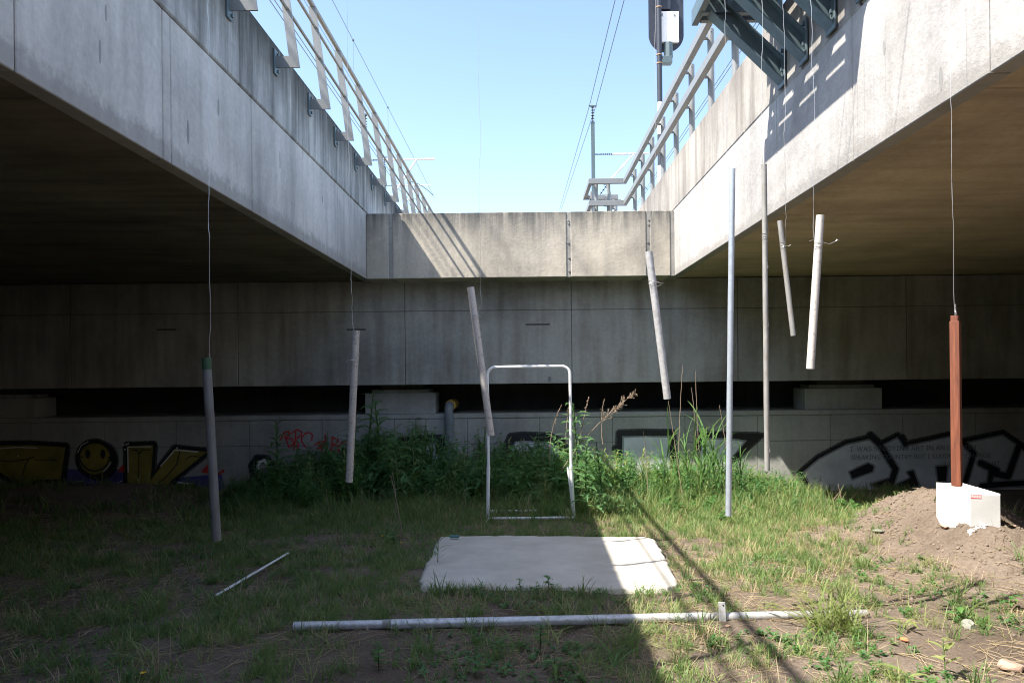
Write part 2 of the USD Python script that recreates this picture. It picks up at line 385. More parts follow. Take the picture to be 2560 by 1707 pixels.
PAINT_K = plain('black_spray_paint', (0.012, 0.012, 0.014), rough=0.6, vary=0.3)
PAINT_MIST = M('black_overspray', {'g': ('geometry', {}), 'n': ('noise_texture', {'scale': 60.0, 'detail': 6.0, 'roughness': 0.8}), 'r': ('rgb_ramp', {'ramp': [(0.35, (0.05, 0.05, 0.05)), (0.7, (0.8, 0.8, 0.8))]}), 'd': ('diffuse_bsdf', {'color': (0.02, 0.02, 0.02)}), 't': ('transparent_bsdf', {}), 'm': ('mix_closure', {})},
               [('g.position', 'n.vector'), ('n.fac', 'r.fac'), ('r.color', 'm.fac'), ('t.BSDF', 'm.closure1'), ('d.BSDF', 'm.closure2')], surface='m.closure')
PAINT_Y = plain('yellow_spray_paint', (0.25, 0.20, 0.04), rough=0.7, vary=0.35, scale=3)
PAINT_W = plain('silver_spray_paint', (0.60, 0.62, 0.66), rough=0.65, vary=0.16, scale=3)
PAINT_R = plain('red_spray_paint', (0.50, 0.03, 0.03), rough=0.65)
PAINT_B = plain('violet_spray_paint', (0.075, 0.065, 0.22), rough=0.65, vary=0.3, scale=3)
PAINT_T = plain('faded_marker', (0.17, 0.17, 0.19), rough=0.7)
PAINT_H = plain('white_spray_paint', (0.7, 0.7, 0.66), rough=0.65)
BRONZE = plain('brown_bronze_ties', (0.33, 0.22, 0.14), rough=0.6)

# ------------------------------------------------------------------ large structure: ground
def ground_mesh():
    xs = np.concatenate([-np.geomspace(900, 9.5, 16), np.arange(-9, 7.0, 0.04), np.geomspace(7.5, 900, 16)])
    ys = np.concatenate([-np.geomspace(900, 2.0, 12), np.arange(-1, 2.6, 0.4), np.arange(2.8, 12.9, 0.04), np.geomspace(13.5, 900, 14)])
    X, Y = np.meshgrid(xs, ys)
    Z = ground(X, Y)
    Z = np.where(Y > 13.2, -0.55, Z)
    V = np.stack([X, Y, Z], -1).reshape(-1, 3)
    nx, ny = len(xs), len(ys)
    i = (np.arange(ny - 1)[:, None] * nx + np.arange(nx - 1)).ravel()
    F = np.concatenate([np.stack([i, i + 1, i + nx + 1], -1), np.stack([i, i + nx + 1, i + nx], -1)])
    return trimesh.Trimesh(V, F, process=False)
obj('ground', ground_mesh(), SOIL, smooth=True, kind='structure')

# ------------------------------------------------------------------ viaduct decks
XL, XR = -2.49, 2.39
ZB, ZLEDGE, ZTOP = 3.10, 4.15, 4.93
YC = 11.7
def deck(side, label, fascia_mat, par_mat, joints, pjoints, x_in, soffit_mat):
    t = thing('viaduct_deck', label, 'viaduct')
    s = side
    def xb(a, b):      # a, b: distances outwards from the face
        return (x_in + s * a, x_in + s * b) if s > 0 else (x_in - b, x_in - a)
    edges = [-30.0] + joints + [YC + 2.6, 60.0]
    for a, b in zip(edges[:-1], edges[1:]):
        x0, x1 = xb(0.0, 0.12)
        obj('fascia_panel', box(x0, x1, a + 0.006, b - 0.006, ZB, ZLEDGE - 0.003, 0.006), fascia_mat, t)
    edges = [-30.0] + pjoints + [16.0, 60.0]
    for a, b in zip(edges[:-1], edges[1:]):
        x0, x1 = xb(-0.015 if s < 0 else -0.004, 0.33)
        obj('parapet_panel', box(x0, x1, a + 0.005, b - 0.005, ZLEDGE, ZTOP, 0.012), par_mat, t)
    x0, x1 = xb(0.03, 0.116)
    obj('joint_filler', box(x0, x1, -30, 60, ZB + 0.03, ZTOP - 0.03), C_DARK, t)
    for a, b in ((-30, 1.2), (1.2, 4.1), (4.1, 7.4), (7.4, 10.4), (10.4, 12.29)):
        x0, x1 = xb(0.124, 26.0)
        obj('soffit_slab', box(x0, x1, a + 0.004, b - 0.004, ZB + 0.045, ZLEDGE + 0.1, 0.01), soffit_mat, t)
    x0, x1 = xb(0.124, 26.0)
    obj('track_slab', box(x0, x1, 12.294, 60, ZB + 0.05, ZLEDGE + 0.1), C_BACK, t)
    x0, x1 = xb(0.34, 25.9)
    obj('slab_joint_filler', box(x0, x1, -30, 12.28, ZB + 0.08, ZLEDGE + 0.05), C_DARK, t)
    return t
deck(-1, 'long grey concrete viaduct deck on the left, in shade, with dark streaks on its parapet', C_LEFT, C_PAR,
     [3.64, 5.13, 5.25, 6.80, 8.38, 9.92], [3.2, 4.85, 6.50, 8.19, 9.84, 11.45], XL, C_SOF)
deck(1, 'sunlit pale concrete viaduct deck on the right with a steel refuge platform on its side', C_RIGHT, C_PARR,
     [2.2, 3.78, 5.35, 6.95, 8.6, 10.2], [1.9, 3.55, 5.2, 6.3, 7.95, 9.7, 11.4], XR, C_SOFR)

# added unseen blockers that deepen the shade: side walls, rear pier, gap infill
t = thing('side_wall', 'added unseen wall blocking light at the far left under the decks', 'wall')
obj('wall_panel', box(-15.0, -14.7, -9.0, 12.29, -0.9, 3.13), C_BACK, t)
t = thing('side_wall', 'added unseen wall blocking light at the far right under the decks', 'wall')
obj('wall_panel', box(14.7, 15.0, -9.0, 12.29, -0.9, 3.13), C_BACK, t)
t = thing('rear_pier', 'added unseen wall and gap closure blocking light behind the camera', 'wall')
obj('wall_panel', box(-15.0, 15.0, -9.4, -9.01, -0.9, 3.09), C_BACK, t)
obj('deck_infill', box(XL + 0.004, XR - 0.004, -30.0, -5.0, ZB, 4.13), C_BEAM, t)
# cast marks in the deck faces
for deckp, pts in (('/World/viaduct_deck', ((265, 33), (546, 269), (700, 400), (806, 498), (250, 130), (470, 330))), ('/World/viaduct_deck_001', ((2027, 225), (2352, 198), (1840, 420), (2210, 120)))):
    for k, (xs_, ys_) in enumerate(pts):
        a_, b_ = ray(xs_ / K, ys_ / K); xf = XL if deckp[-1] != '1' else XR
        Yq = xf / a_; zq = EYE + b_ * Yq
        e_ = trimesh.creation.cylinder(1.0, 1.0, sections=14); e_.apply_transform(trimesh.transformations.rotation_matrix(np.pi / 2, [0, 1, 0]))
        e_.apply_scale((0.003, 0.012 + 0.006 * (k % 2), 0.05 + 0.02 * (k % 3))); e_.apply_translation((xf, Yq, zq))
        obj('cast_mark', e_, C_MARK, stage.GetPrimAtPath(deckp))
# cross beam between the decks
t = thing('cross_beam', 'weathered concrete cross beam closing the gap between the two viaduct decks', 'beam')
bx = [U(xd, 560, YC)[0] for xd in (897, 1306, 1489)]
cuts = [XL + 0.004, bx[0] - 0.035, bx[0] + 0.035, bx[1] - 0.035, bx[1] + 0.035, bx[2] - 0.035, bx[2] + 0.035, XR - 0.07, XR - 0.004]
for i, (a, b) in enumerate(zip(cuts[:-1], cuts[1:])):
    strip = i % 2 == 1
    obj('joint_strip' if strip else 'beam_panel', box(a, b, YC + (0.012 if strip else 0), 12.28, ZB, 4.13 - (0.004 if strip else 0), 0.0 if strip else 0.008), C_STRIP if strip else C_BEAM, t)
plugs = []
for k in range(3):
    for z in (4.02, 3.93, 3.66, 3.38, 3.2):
        m = trimesh.creation.cylinder(0.017, 0.02, sections=12)
        m.apply_transform(trimesh.transformations.rotation_matrix(np.pi / 2, [1, 0, 0]))
        m.apply_translation((bx[k] + random.uniform(-0.012, 0.012), YC + 0.01, z + random.uniform(-0.03, 0.03)))
        plugs.append(m)
for m in plugs:
    obj('plug', m, C_STRIP, t)

# bearing girder behind the cross beam
GY = 12.30
t = thing('bearing_girder', 'wide concrete girder in shade under the decks, above the dark bearing gap', 'girder')
gx = [-26.0] + [U(xd, 780, GY)[0] for xd in (-220, 162, 546, 930, 1313, 1695, 2083, 2466)] + [26.0]
ZJ = 2.63
for a, b in zip(gx[:-1], gx[1:]):
    for z0, z1 in ((1.41, ZJ), (ZJ, 3.14)):
        obj('girder_panel', box(a + 0.005, b - 0.005, GY, 13.9, z0 + (0.004 if z0 > 2 else 0), z1 - 0.004, 0.006), C_BACK, t)
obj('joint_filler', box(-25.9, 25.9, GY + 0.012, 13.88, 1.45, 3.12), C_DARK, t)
fix = U(1262, 869, GY)
obj('fixing_bracket', box(fix[0] - 0.02, fix[0] + 0.02, GY - 0.03, GY + 0.004, fix[2] - 0.035, fix[2] + 0.035, 0.004), STEEL, t)
for xd, yd, w in ((1235, 745, 0.20), (382, 757, 0.16), (818, 757, 0.16)):
    c = U(xd, yd, GY)
    obj('cast_groove', box(c[0] - w, c[0] + w, GY - 0.004, GY + 0.002, c[2] - 0.014, c[2] + 0.014, 0.002), C_DARK, t)

# lower wall with cap, plinths
t = thing('abutment_wall', 'low concrete abutment wall covered in graffiti behind the weeds', 'wall')
WALL = t
ZW = 0.906
x0 = U(262 / 3.336 / K, 1040, WALL_Y)[0]
px = x0 + 1.235 * np.arange(-3, 16)
px = np.concatenate([[-26], px, [26]])
for a, b in zip(px[:-1], px[1:]):
    obj('wall_panel', box(a + 0.004, b - 0.004, WALL_Y, 13.9, -0.9, 0.385, 0.005), C_LOW, t)
    obj('wall_panel', box(a + 0.004, b - 0.004, WALL_Y, 13.9, 0.391, ZW - 0.085, 0.005), C_LOW, t)
obj('wall_cap', box(-26, 26, WALL_Y - 0.012, 13.9, ZW - 0.078, ZW, 0.006), C_LOW, t)
obj('joint_filler', box(-25.9, 25.9, WALL_Y + 0.01, 13.88, -0.85, ZW - 0.02), C_DARK, t)
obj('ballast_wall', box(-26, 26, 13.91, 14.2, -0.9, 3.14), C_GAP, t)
for xa, xb_, y0, y1, tag_ in ((838, 1000, 903, 952, 0), (1849, 2026, 892, 944, 1), (-60, 82, 915, 960, 2)):
    a, b = U(xa, y0, WALL_Y + 0.06), U(xb_, y0, WALL_Y + 0.06)
    h = holder('bearing_plinth', t)
    obj('plinth_block', box(a[0], b[0], WALL_Y + 0.06, WALL_Y + 0.62, ZW + 0.002, a[2], 0.008), C_LOW, h)
    obj('bearing_pad', box(a[0] + 0.1, b[0] - 0.1, WALL_Y + 0.14, WALL_Y + 0.56, a[2] + 0.002, a[2] + 0.055, 0.004), C_BACK, h)
    obj('bearing', box(a[0] + 0.25, b[0] - 0.25, WALL_Y + 0.2, WALL_Y + 0.5, a[2] + 0.057, 1.405, 0.004), C_DARK, h)
cav = [U(xd, yd, WALL_Y) for xd, yd in ((2065, 1098), (2306, 1070), (2422 / K, 1070))]

# ------------------------------------------------------------------ graffiti on the wall (flat paint, each colour its own sheet)
def wp(pts, s, ox, oy):
    """points of an enlarged crop (scale s, origin ox, oy in full-size pixels) -> (x, z) on the wall"""
    out = []
    for x, y in pts:
        q = U((ox + x / s) / K, (oy + y / s) / K, WALL_Y)
        out.append((q[0], q[2]))
    return out
def blob(poly, r=0.006):
    return poly.buffer(0).buffer(r).buffer(-r)
def paint(name, geom, mat, layer, parent):
    geom = geom.buffer(0)
    if geom.is_empty: return
    if name == 'black_outline':
        paint('overspray', geom.buffer(0.03), PAINT_MIST, layer - 0.45, parent)
    y = WALL_Y - 0.0025 * layer - 0.0005
    geoms = [g for g in getattr(geom, 'geoms', [geom]) if g.area > 1e-5]
    return obj(name, prism_xz(MultiPolygon(geoms), y, y + 0.0018), mat, parent)
def stroke(pts, w, crop):
    return LineString(wp(pts, *crop)).buffer(w / 2, join_style=1)

CL = (4.2, 0, 1060)
g = holder('graffiti', WALL, 'yellow black-outlined letters with a smiling face on the dark left of the wall')
bgp = Polygon(wp([(690, 470), (1330, 470), (1345, 790), (1200, 800), (880, 800), (690, 690)], *CL))
blue2 = Polygon(wp([(1760, 620), (1900, 560), (2330, 520), (2360, 660), (2330, 720), (1900, 650)], *CL))
paint('violet_fill', unary_union([bgp, blue2]), PAINT_B, 1, g)
red = unary_union([Polygon(wp([(1240, 480), (1290, 425), (1340, 440), (1330, 500), (1250, 500)], *CL)), Polygon(wp([(2110, 500), (2180, 420), (2230, 440), (2200, 520)], *CL)),
                   Polygon(wp([(2280, 520), (2350, 470), (2360, 500), (2300, 525)], *CL))])
paint('red_fill', red, PAINT_R, 2, g)
L1 = Polygon(wp([(-260, 235), (0, 222), (300, 218), (690, 240), (640, 578), (375, 580), (335, 655), (160, 600), (0, 500), (-260, 380)], *CL))
LI = Polygon(wp([(1338, 225), (1612, 218), (1583, 590), (1840, 255), (2180, 290), (1790, 600), (1770, 640), (2230, 735), (2230, 800), (1345, 780)], *CL))
LB = Polygon(wp([(930, 680), (1130, 680), (1190, 810), (915, 815)], *CL))
face = Point(*wp([(1000, 360)], *CL)[0]).buffer(0.315); face_in = Point(*wp([(1000, 362)], *CL)[0]).buffer(0.262)
shadow = affinity.translate(face, 0.06, -0.03)
blk = unary_union([L1.buffer(0.055), affinity.translate(L1, 0.06, -0.05), LI.buffer(0.045), affinity.translate(LI, 0.05, -0.02), LB.buffer(0.045), face, shadow])
paint('black_outline', blk, PAINT_K, 3, g)
paint('yellow_fill', unary_union([blob(L1), blob(LI), blob(LB), face_in]), PAINT_Y, 4, g)
det = [stroke([(-100, 370), (100, 390), (250, 375), (360, 345)], 0.018, CL), stroke([(320, 350), (265, 440), (230, 600)], 0.016, CL), stroke([(370, 370), (600, 380), (530, 350)], 0.014, CL),
       stroke([(1390, 275), (1440, 270), (1462, 310), (1500, 268), (1580, 268)], 0.014, CL), stroke([(1462, 300), (1460, 660)], 0.014, CL),
       stroke([(1890, 290), (1860, 420), (1740, 560), (1620, 655), (1860, 695)], 0.016, CL), stroke([(1945, 370), (2020, 330), (2110, 345)], 0.014, CL),
       stroke([(960, 720), (1040, 760), (1110, 710)], 0.012, CL),
       stroke([(832, 345), (868, 420), (930, 478), (1000, 493), (1080, 470), (1130, 420), (1160, 350)], 0.026, CL), stroke([(832, 345), (850, 338), (870, 345)], 0.02, CL), stroke([(1140, 345), (1165, 345), (1185, 352)], 0.02, CL)]
for ex in (925, 1085):
    c = wp([(ex, 312)], *CL)[0]
    det.append(affinity.scale(Point(*c).buffer(1.0), 0.042, 0.078))
paint('black_detail', unary_union(det), PAINT_K, 5, g)
hi = [stroke([(0, 255), (200, 240), (400, 250)], 0.018, CL), stroke([(1345, 250), (1352, 500)], 0.022, CL), stroke([(1350, 240), (1590, 235)], 0.014, CL), stroke([(1850, 270), (2080, 290)], 0.02, CL),
      stroke([(1690, 440), (1840, 270)], 0.018, CL), stroke([(1170, 400), (1130, 460), (1090, 495)], 0.014, CL), stroke([(820, 300), (860, 220), (930, 185)], 0.014, CL), stroke([(700, 650), (800, 600), (890, 590)], 0.008, CL),
      stroke([(1200, 640), (1290, 590)], 0.008, CL), stroke([(1880, 610), (2040, 630)], 0.03, CL)] + [Point(*wp([q], *CL)[0]).buffer(0.014) for q in ((1300, 215), (1330, 215), (1350, 205), (1318, 265), (1865, 250), (193, 335))]
paint('white_highlight', unary_union(hi), PAINT_H, 6, g)

CR = (3.336, 500, 850)
g = holder('graffiti', WALL, 'red sprayed letters on bare concrete above the weeds')
tagl = [[(700, 775), (742, 890)], [(695, 775), (735, 760), (752, 785), (712, 822), (765, 818), (782, 865), (742, 892)], [(800, 760), (786, 910)], [(765, 775), (810, 745), (850, 765), (845, 795), (795, 822), (818, 860), (812, 970)],
        [(932, 832), (938, 790), (915, 770), (880, 775), (848, 815), (850, 850), (885, 895)],
        [(960, 870), (990, 852), (1035, 842), (1025, 880), (975, 905)], [(995, 860), (1030, 945)], [(1045, 790), (1050, 860), (1052, 925), (1085, 915)], [(1105, 805), (1102, 875), (1092, 940)],
        [(1100, 808), (1150, 828), (1155, 845), (1108, 875), (1158, 880), (1160, 900), (1095, 935)], [(1222, 845), (1185, 848), (1160, 890), (1160, 930), (1185, 955)], [(668, 790), (690, 800), (668, 835)]]
paint('red_lettering', unary_union([stroke(p, 0.024, CR) for p in tagl]), PAINT_R, 1, g)

g = holder('graffiti', WALL, 'small black and white sprayed loop low on the wall')
paint('black_outline', stroke([(450, 1110), (440, 1050), (480, 990), (550, 990), (590, 1040)], 0.10, CR), PAINT_K, 1, g)
paint('white_fill', unary_union([stroke([(480, 1070), (490, 1020), (540, 1000), (555, 1030)], 0.05, CR), stroke([(560, 1060), (595, 1055)], 0.05, CR)]), PAINT_H, 2, g)

CM = (3.336, 1100, 850)
g = holder('graffiti', WALL, 'four silver block letters with thick black tops behind the weeds')
f1 = Polygon(wp([(-195, 855), (-12, 850), (0, 1180), (-250, 1180)], *CM)); f2 = Polygon(wp([(600, 880), (640, 838), (880, 838), (1010, 870), (1090, 1230), (640, 1230)], *CM))
f3 = Polygon(wp([(1510, 800), (1915, 797), (1925, 1230), (1470, 1230)], *CM)); f4 = Polygon(wp([(2185, 810), (2330, 812), (2600, 830), (2560, 850), (2400, 1010), (2330, 1230), (2150, 1230)], *CM))
paint('silver_fill', unary_union([f1, f2, f3, f4]), PAINT_W, 1, g)
ks = [stroke([(-330, 845), (-180, 830), (5, 825)], 0.11, CM), stroke([(8, 830), (20, 920), (15, 1080)], 0.10, CM), stroke([(560, 910), (600, 815), (700, 805), (900, 812), (1000, 850), (1080, 1010)], 0.13, CM),
      stroke([(1495, 1000), (1498, 778), (1700, 772), (1935, 775), (1938, 900), (1955, 1070)], 0.09, CM), stroke([(1460, 900), (1500, 880)], 0.06, CM),
      Polygon(wp([(2150, 770), (2440, 775), (2660, 778), (2690, 785), (2690, 800), (2480, 985), (2450, 1020), (2440, 985), (2560, 835), (2420, 815), (2150, 812)], *CM)), stroke([(2160, 790), (2150, 900)], 0.07, CM)]
paint('black_outline', unary_union(ks), PAINT_K, 2, g)

CG = (2.703, 1700, 850)
g = holder('graffiti', WALL, 'large grey-white angular letters with black outlines on the right of the wall')
gf = Polygon(wp([(810, 895), (930, 795), (1120, 695), (1300, 655), (1350, 700), (1470, 645), (1530, 708), (1820, 640), (1910, 682), (2180, 630), (2330, 725), (2500, 800), (2500, 1090), (900, 1090), (860, 1000)], *CG))
gf2 = Polygon(wp([(2100, 1020), (2325, 995), (2500, 1000), (2500, 1110), (2100, 1110)], *CG))
paint('grey_white_fill', unary_union([gf, gf2]), plain('pale_grey_spray_paint', (0.56, 0.58, 0.60), rough=0.7, vary=0.16, scale=3), 1, g)
ks = [stroke([(805, 895), (930, 790), (1120, 690), (1300, 650)], 0.045, CG), stroke([(1285, 645), (1345, 700), (1455, 870), (1420, 985)], 0.095, CG), stroke([(1350, 702), (1470, 640), (1520, 700)], 0.05, CG), stroke([(1500, 660), (1522, 705)], 0.08, CG),
      stroke([(1520, 702), (1820, 635)], 0.045, CG), stroke([(1900, 682), (2180, 625), (2330, 725)], 0.05, CG), Polygon(wp([(1145, 890), (1270, 832), (1308, 850), (1300, 885), (1165, 935)], *CG)),
      Polygon(wp([(1730, 855), (1805, 850), (1795, 950), (1745, 955)], *CG)), stroke([(1915, 690), (1985, 765), (1925, 960)], 0.08, CG), stroke([(2030, 830), (2140, 880)], 0.10, CG), stroke([(2105, 870), (2090, 975)], 0.08, CG),
      stroke([(2290, 715), (2215, 920), (2130, 900)], 0.10, CG), stroke([(2040, 985), (2200, 970), (2500, 960)], 0.09, CG), Polygon(wp([(1290, 975), (1420, 930), (1430, 990), (1560, 930), (1535, 890), (1575, 880), (1612, 980), (1440, 1030), (1380, 1030)], *CG)),
      stroke([(820, 900), (870, 1000)], 0.05, CG), stroke([(2290, 700), (2400, 800), (2350, 900)], 0.06, CG)]
paint('black_outline', unary_union(ks), PAINT_K, 2, g)
def write(text, xd, yd, h, layer, mat, parent, tilt=0.0):
    m = meshkit.text_mesh(text, h, depth=0.0016)
    q = U(xd, yd, WALL_Y)
    v = m.vertices.copy()
    v = np.stack([v[:, 0], v[:, 1], v[:, 2]], -1)
    W = np.stack([q[0] + v[:, 0], WALL_Y - 0.0025 * layer - 0.0005 - v[:, 2] * 0 - v[:, 2], q[2] + v[:, 1] + tilt * v[:, 0]], -1)
    return obj('handwriting', trimesh.Trimesh(W, m.faces, process=False), mat, parent)
g2 = holder('graffiti', WALL, 'faint handwritten capitals across the grey letters')
write('I  WAS STUDYING ART IN AN ENGLISH', 1952, 1036, 0.082, 3, PAINT_T, g2, 0.004)
write('SPEAKING COUNTRY BUT I SUDDENLY CHANGE', 1952, 1055, 0.074, 3, PAINT_T, g2, 0.004)
write('2 IK', 2165, 1070, 0.07, 3, PAINT_T, g2)
write('NT', 2278, 1068, 0.07, 3, PAINT_T, g2)

# drain pipe on the wall
t = thing('drain_pipe', 'grey plastic drain pipe rising in front of the wall and bending into the bearing gap', 'pipe')
c = U(1032, 1060, WALL_Y - 0.12)
X0 = c[0]
pts = [(X0, WALL_Y - 0.12, -0.6), (X0, WALL_Y - 0.12, ZW + 0.0)] + [(X0, WALL_Y - 0.12 + 0.14 * (1 - math.cos(a)), ZW + 0.14 * math.sin(a)) for a in np.linspace(0.2, np.pi / 2, 7)] + [(X0, WALL_Y + 0.35, ZW + 0.14)]
obj('pipe_body', tube(pts, 0.073, 20), GREYPVC, t, smooth=40)
obj('socket_ring', tube([(X0, WALL_Y - 0.12, ZW - 0.17), (X0, WALL_Y - 0.12, ZW - 0.03)], 0.08, 20), GREYPVC, t, smooth=40)
obj('ochre_pipe_end', tube([(X0 + 0.012, WALL_Y + 0.05, ZW + 0.142), (X0 + 0.012, WALL_Y + 0.6, ZW + 0.142)], 0.092, 20), YELLOWPIPE, t, smooth=40)

# ------------------------------------------------------------------ left railing
t = thing('guard_railing', 'grey steel railing with flat angled posts and three tubes on the left parapet', 'railing')
XF = XL + 0.015
post_poly = Polygon([(XF + 0.02, 4.67), (XF + 0.255, 4.67), (XF + 0.085, 5.86), (XF + 0.005, 5.86), (XF + 0.135, 4.78), (XF + 0.02, 4.78)])
post_poly = Polygon([(XF + 0.02, 4.67), (XF + 0.255, 4.67), (XF + 0.09, 5.86), (XF + 0.01, 5.86), (XF + 0.145, 4.785), (XF + 0.02, 4.785)])
ylist = [6.24 + 1.17 * k for k in range(-6, 40)]
for y in ylist:
    obj('post', prism_xz(post_poly, y - 0.009, y + 0.009), STEEL, t)
    obj('mounting_plate', [box(XF + 0.001, XF + 0.02, y - 0.05, y + 0.05, 4.60, 4.85, 0.004), box(XF + 0.02, XF + 0.035, y + 0.02, y + 0.045, 4.63, 4.655), box(XF + 0.02, XF + 0.035, y + 0.02, y + 0.045, 4.80, 4.825)], STEELB, t)
y0, y1 = ylist[0] - 0.4, ylist[-1] + 0.4
obj('handrail', tube([(XF + 0.05, y0, 5.885), (XF + 0.05, y1, 5.885)], 0.03, 14), RAIL, t, smooth=40)
obj('middle_rail', tube([(XF + 0.085, y0, 5.62), (XF + 0.085, y1, 5.62)], 0.017, 10), RAIL, t, smooth=40)
obj('middle_rail', tube([(XF + 0.13, y0, 5.26), (XF + 0.13, y1, 5.26)], 0.017, 10), RAIL, t, smooth=40)

# ------------------------------------------------------------------ right railing with bay round the farther platform
t = thing('guard_railing', 'grey steel railing with round posts and two square bars on the right parapet', 'railing')
BX, PXX = XR + 0.03, XR + 0.17
def round_post(x, y, z0, z1, dirx, diry, at):
    m = tube([(x, y, z0), (x, y, z1)], 0.045, 18)
    p = obj('post', m, STEEL, t, smooth=40)
    d = np.array([dirx, diry, 0.0])
    for z in (6.08, 5.56):
        a = np.array([x, y, z]); obj('stub', tube([a + d * 0.03, a + d * at], 0.022, 10), STEEL, t, smooth=40)
    hole = tube([(x - 0.004, y - 0.045, z1 - 0.05), (x - 0.004, y - 0.047, z1 - 0.05)], 0.007, 8)
    obj('bolt_hole', hole, BLACKM, t)
RY = [10.0 + 1.15 * k for k in range(-9, 7)]
for y in RY:
    if 4.9 < y < 6.8: continue
    round_post(PXX, y, 4.5, 6.2, -1, 0, 0.13)
JX = 1.60
Y0, Y1 = 17.5, 19.1
def bar(x0, x1, y0, y1, z):
    return box(x0, x1, y0, y1, z - 0.06, z + 0.06, 0.004)
for z in (6.1, 5.58):
    bw = 0.085
    # behind the near platform, from there to the farther bay
    obj('rail_bar', bar(BX - bw / 2, BX + bw / 2, -4.0, 4.93, z), STEEL, t)
    obj('rail_bar', bar(BX - bw / 2, BX + bw / 2, 6.86, Y0 - 0.002, z), STEEL, t)
    obj('rail_bar', bar(JX - bw / 2, BX + bw / 2, Y0, Y0 + bw, z), STEEL, t)
    obj('rail_bar', bar(JX - bw / 2, JX + bw / 2, Y0 + bw + 0.002, Y1 - 0.002, z), STEEL, t)
    obj('rail_bar', bar(JX - bw / 2, BX + bw / 2, Y1, Y1 + bw, z), STEEL, t)
    obj('rail_bar', bar(BX - bw / 2, BX + bw / 2, Y1 + bw + 0.002, 50, z), STEEL, t)
    # bay of the near platform
    obj('rail_bar', bar(JX + 0.06 - bw / 2, BX + bw / 2, 4.93, 4.93 + bw, z + 0.001), STEEL, t)
    obj('rail_bar', bar(JX + 0.06 - bw / 2, JX + 0.06 + bw / 2, 4.93 + bw + 0.002, 6.77, z), STEEL, t)
    obj('rail_bar', bar(JX + 0.06 - bw / 2, BX + bw / 2, 6.772, 6.772 + bw, z + 0.001), STEEL, t)
for x, y in ((JX + 0.16, 17.75), (JX + 0.16, 18.95), (JX + 0.62, 19.0), (JX + 0.45, 17.72)):
    round_post(x, y, 4.99, 6.2, -1, 0, 0.12)
for x, y in ((JX + 0.2, 5.15), (JX + 0.2, 6.6)):
    round_post(x, y, 4.99, 6.2, -1, 0, 0.12)
for k in range(10):
    round_post(PXX, 20.4 + 1.15 * k, 4.5, 6.2, -1, 0, 0.13)

# ------------------------------------------------------------------ refuge platforms
def platform():
    t = thing('refuge_platform', 'blue-grey steel refuge platform on diagonal struts high on the right parapet', 'platform', group=None)
    xo = JX + 0.02 - XR    # outer edge, relative to the wall face
    y0, y1 = 0.0, 1.92
    # struts of channel section
    for ys in (0.20, 0.72, 1.28, 1.80):
        a = np.array([0.0, ys, 4.185]); b = np.array([xo + 0.10, ys, 4.84])
        d = (b - a); L = np.linalg.norm(d); d /= L
        n = np.array([-d[2], 0, d[0]])
        if n[2] < 0: n = -n
        prof = []
        def slab(o0, o1, yy0, yy1):
            P = []
            for e in (a, b):
                for o in (o0, o1):
                    for yy in (yy0, yy1):
                        q = e + n * o; P.append((q[0], ys + yy, q[2]))
            return trimesh.convex.convex_hull(np.array(P))
        st = trimesh.util.concatenate([slab(0.0, 0.155, -0.006, 0.006), slab(0.0, 0.012, -0.07, -0.0065), slab(0.0, 0.012, 0.0065, 0.07), slab(0.143, 0.155, -0.07, -0.0065), slab(0.143, 0.155, 0.0065, 0.07)])
        st = trimesh.intersections.slice_mesh_plane(st, [-1, 0, 0], [-0.019, 0, 0], cap=False)
        h = holder('strut', t)
        obj('strut_channel', st, STEELB, h)
        obj('end_plate', [box(-0.018, -0.001, ys - 0.085, ys + 0.085, 4.165, 4.52, 0.003), trimesh.Trimesh(*(lambda m: (m.vertices, m.faces))(box(-0.035, -0.018, ys - 0.06, ys - 0.035, 4.29, 4.32))),
                          box(-0.035, -0.018, ys + 0.035, ys + 0.06, 4.29, 4.32), box(-0.035, -0.018, ys - 0.06, ys - 0.035, 4.46, 4.49)], STEELB, h)
        obj('floor_bearer', box(xo + 0.03, -0.001, ys - 0.035, ys + 0.035, 4.835, 4.955, 0.003), STEELB, t)
    obj('edge_beam', box(xo, xo + 0.06, y0, y1 + 0.12, 4.84, 4.985, 0.004), STEELB, t)
    obj('end_beam', box(xo + 0.062, -0.001, y1, y1 + 0.06, 4.835, 4.954, 0.004), STEEL, t)
    obj('end_beam', box(xo + 0.062, -0.001, y0, y0 + 0.06, 4.835, 4.954, 0.004), STEEL, t)
    xs = np.linspace(xo + 0.065, -0.002, 7)
    for a, b in zip(xs[:-1], xs[1:]):
        obj('floor_plank', box(a + 0.024, b - 0.024, y0, y1 + 0.06, 4.956, 4.985, 0.003), GALV, t)
    return t
plat = platform()
UsdGeom.Xformable(plat).GetOrderedXformOps()[0].Set(Gf.Vec3d(XR - 0.015, 4.93, 0))
dup(plat, 'refuge_platform', 'farther refuge platform under the railing bay beyond the cross beam', (XR - 0.015, 17.35, 0))

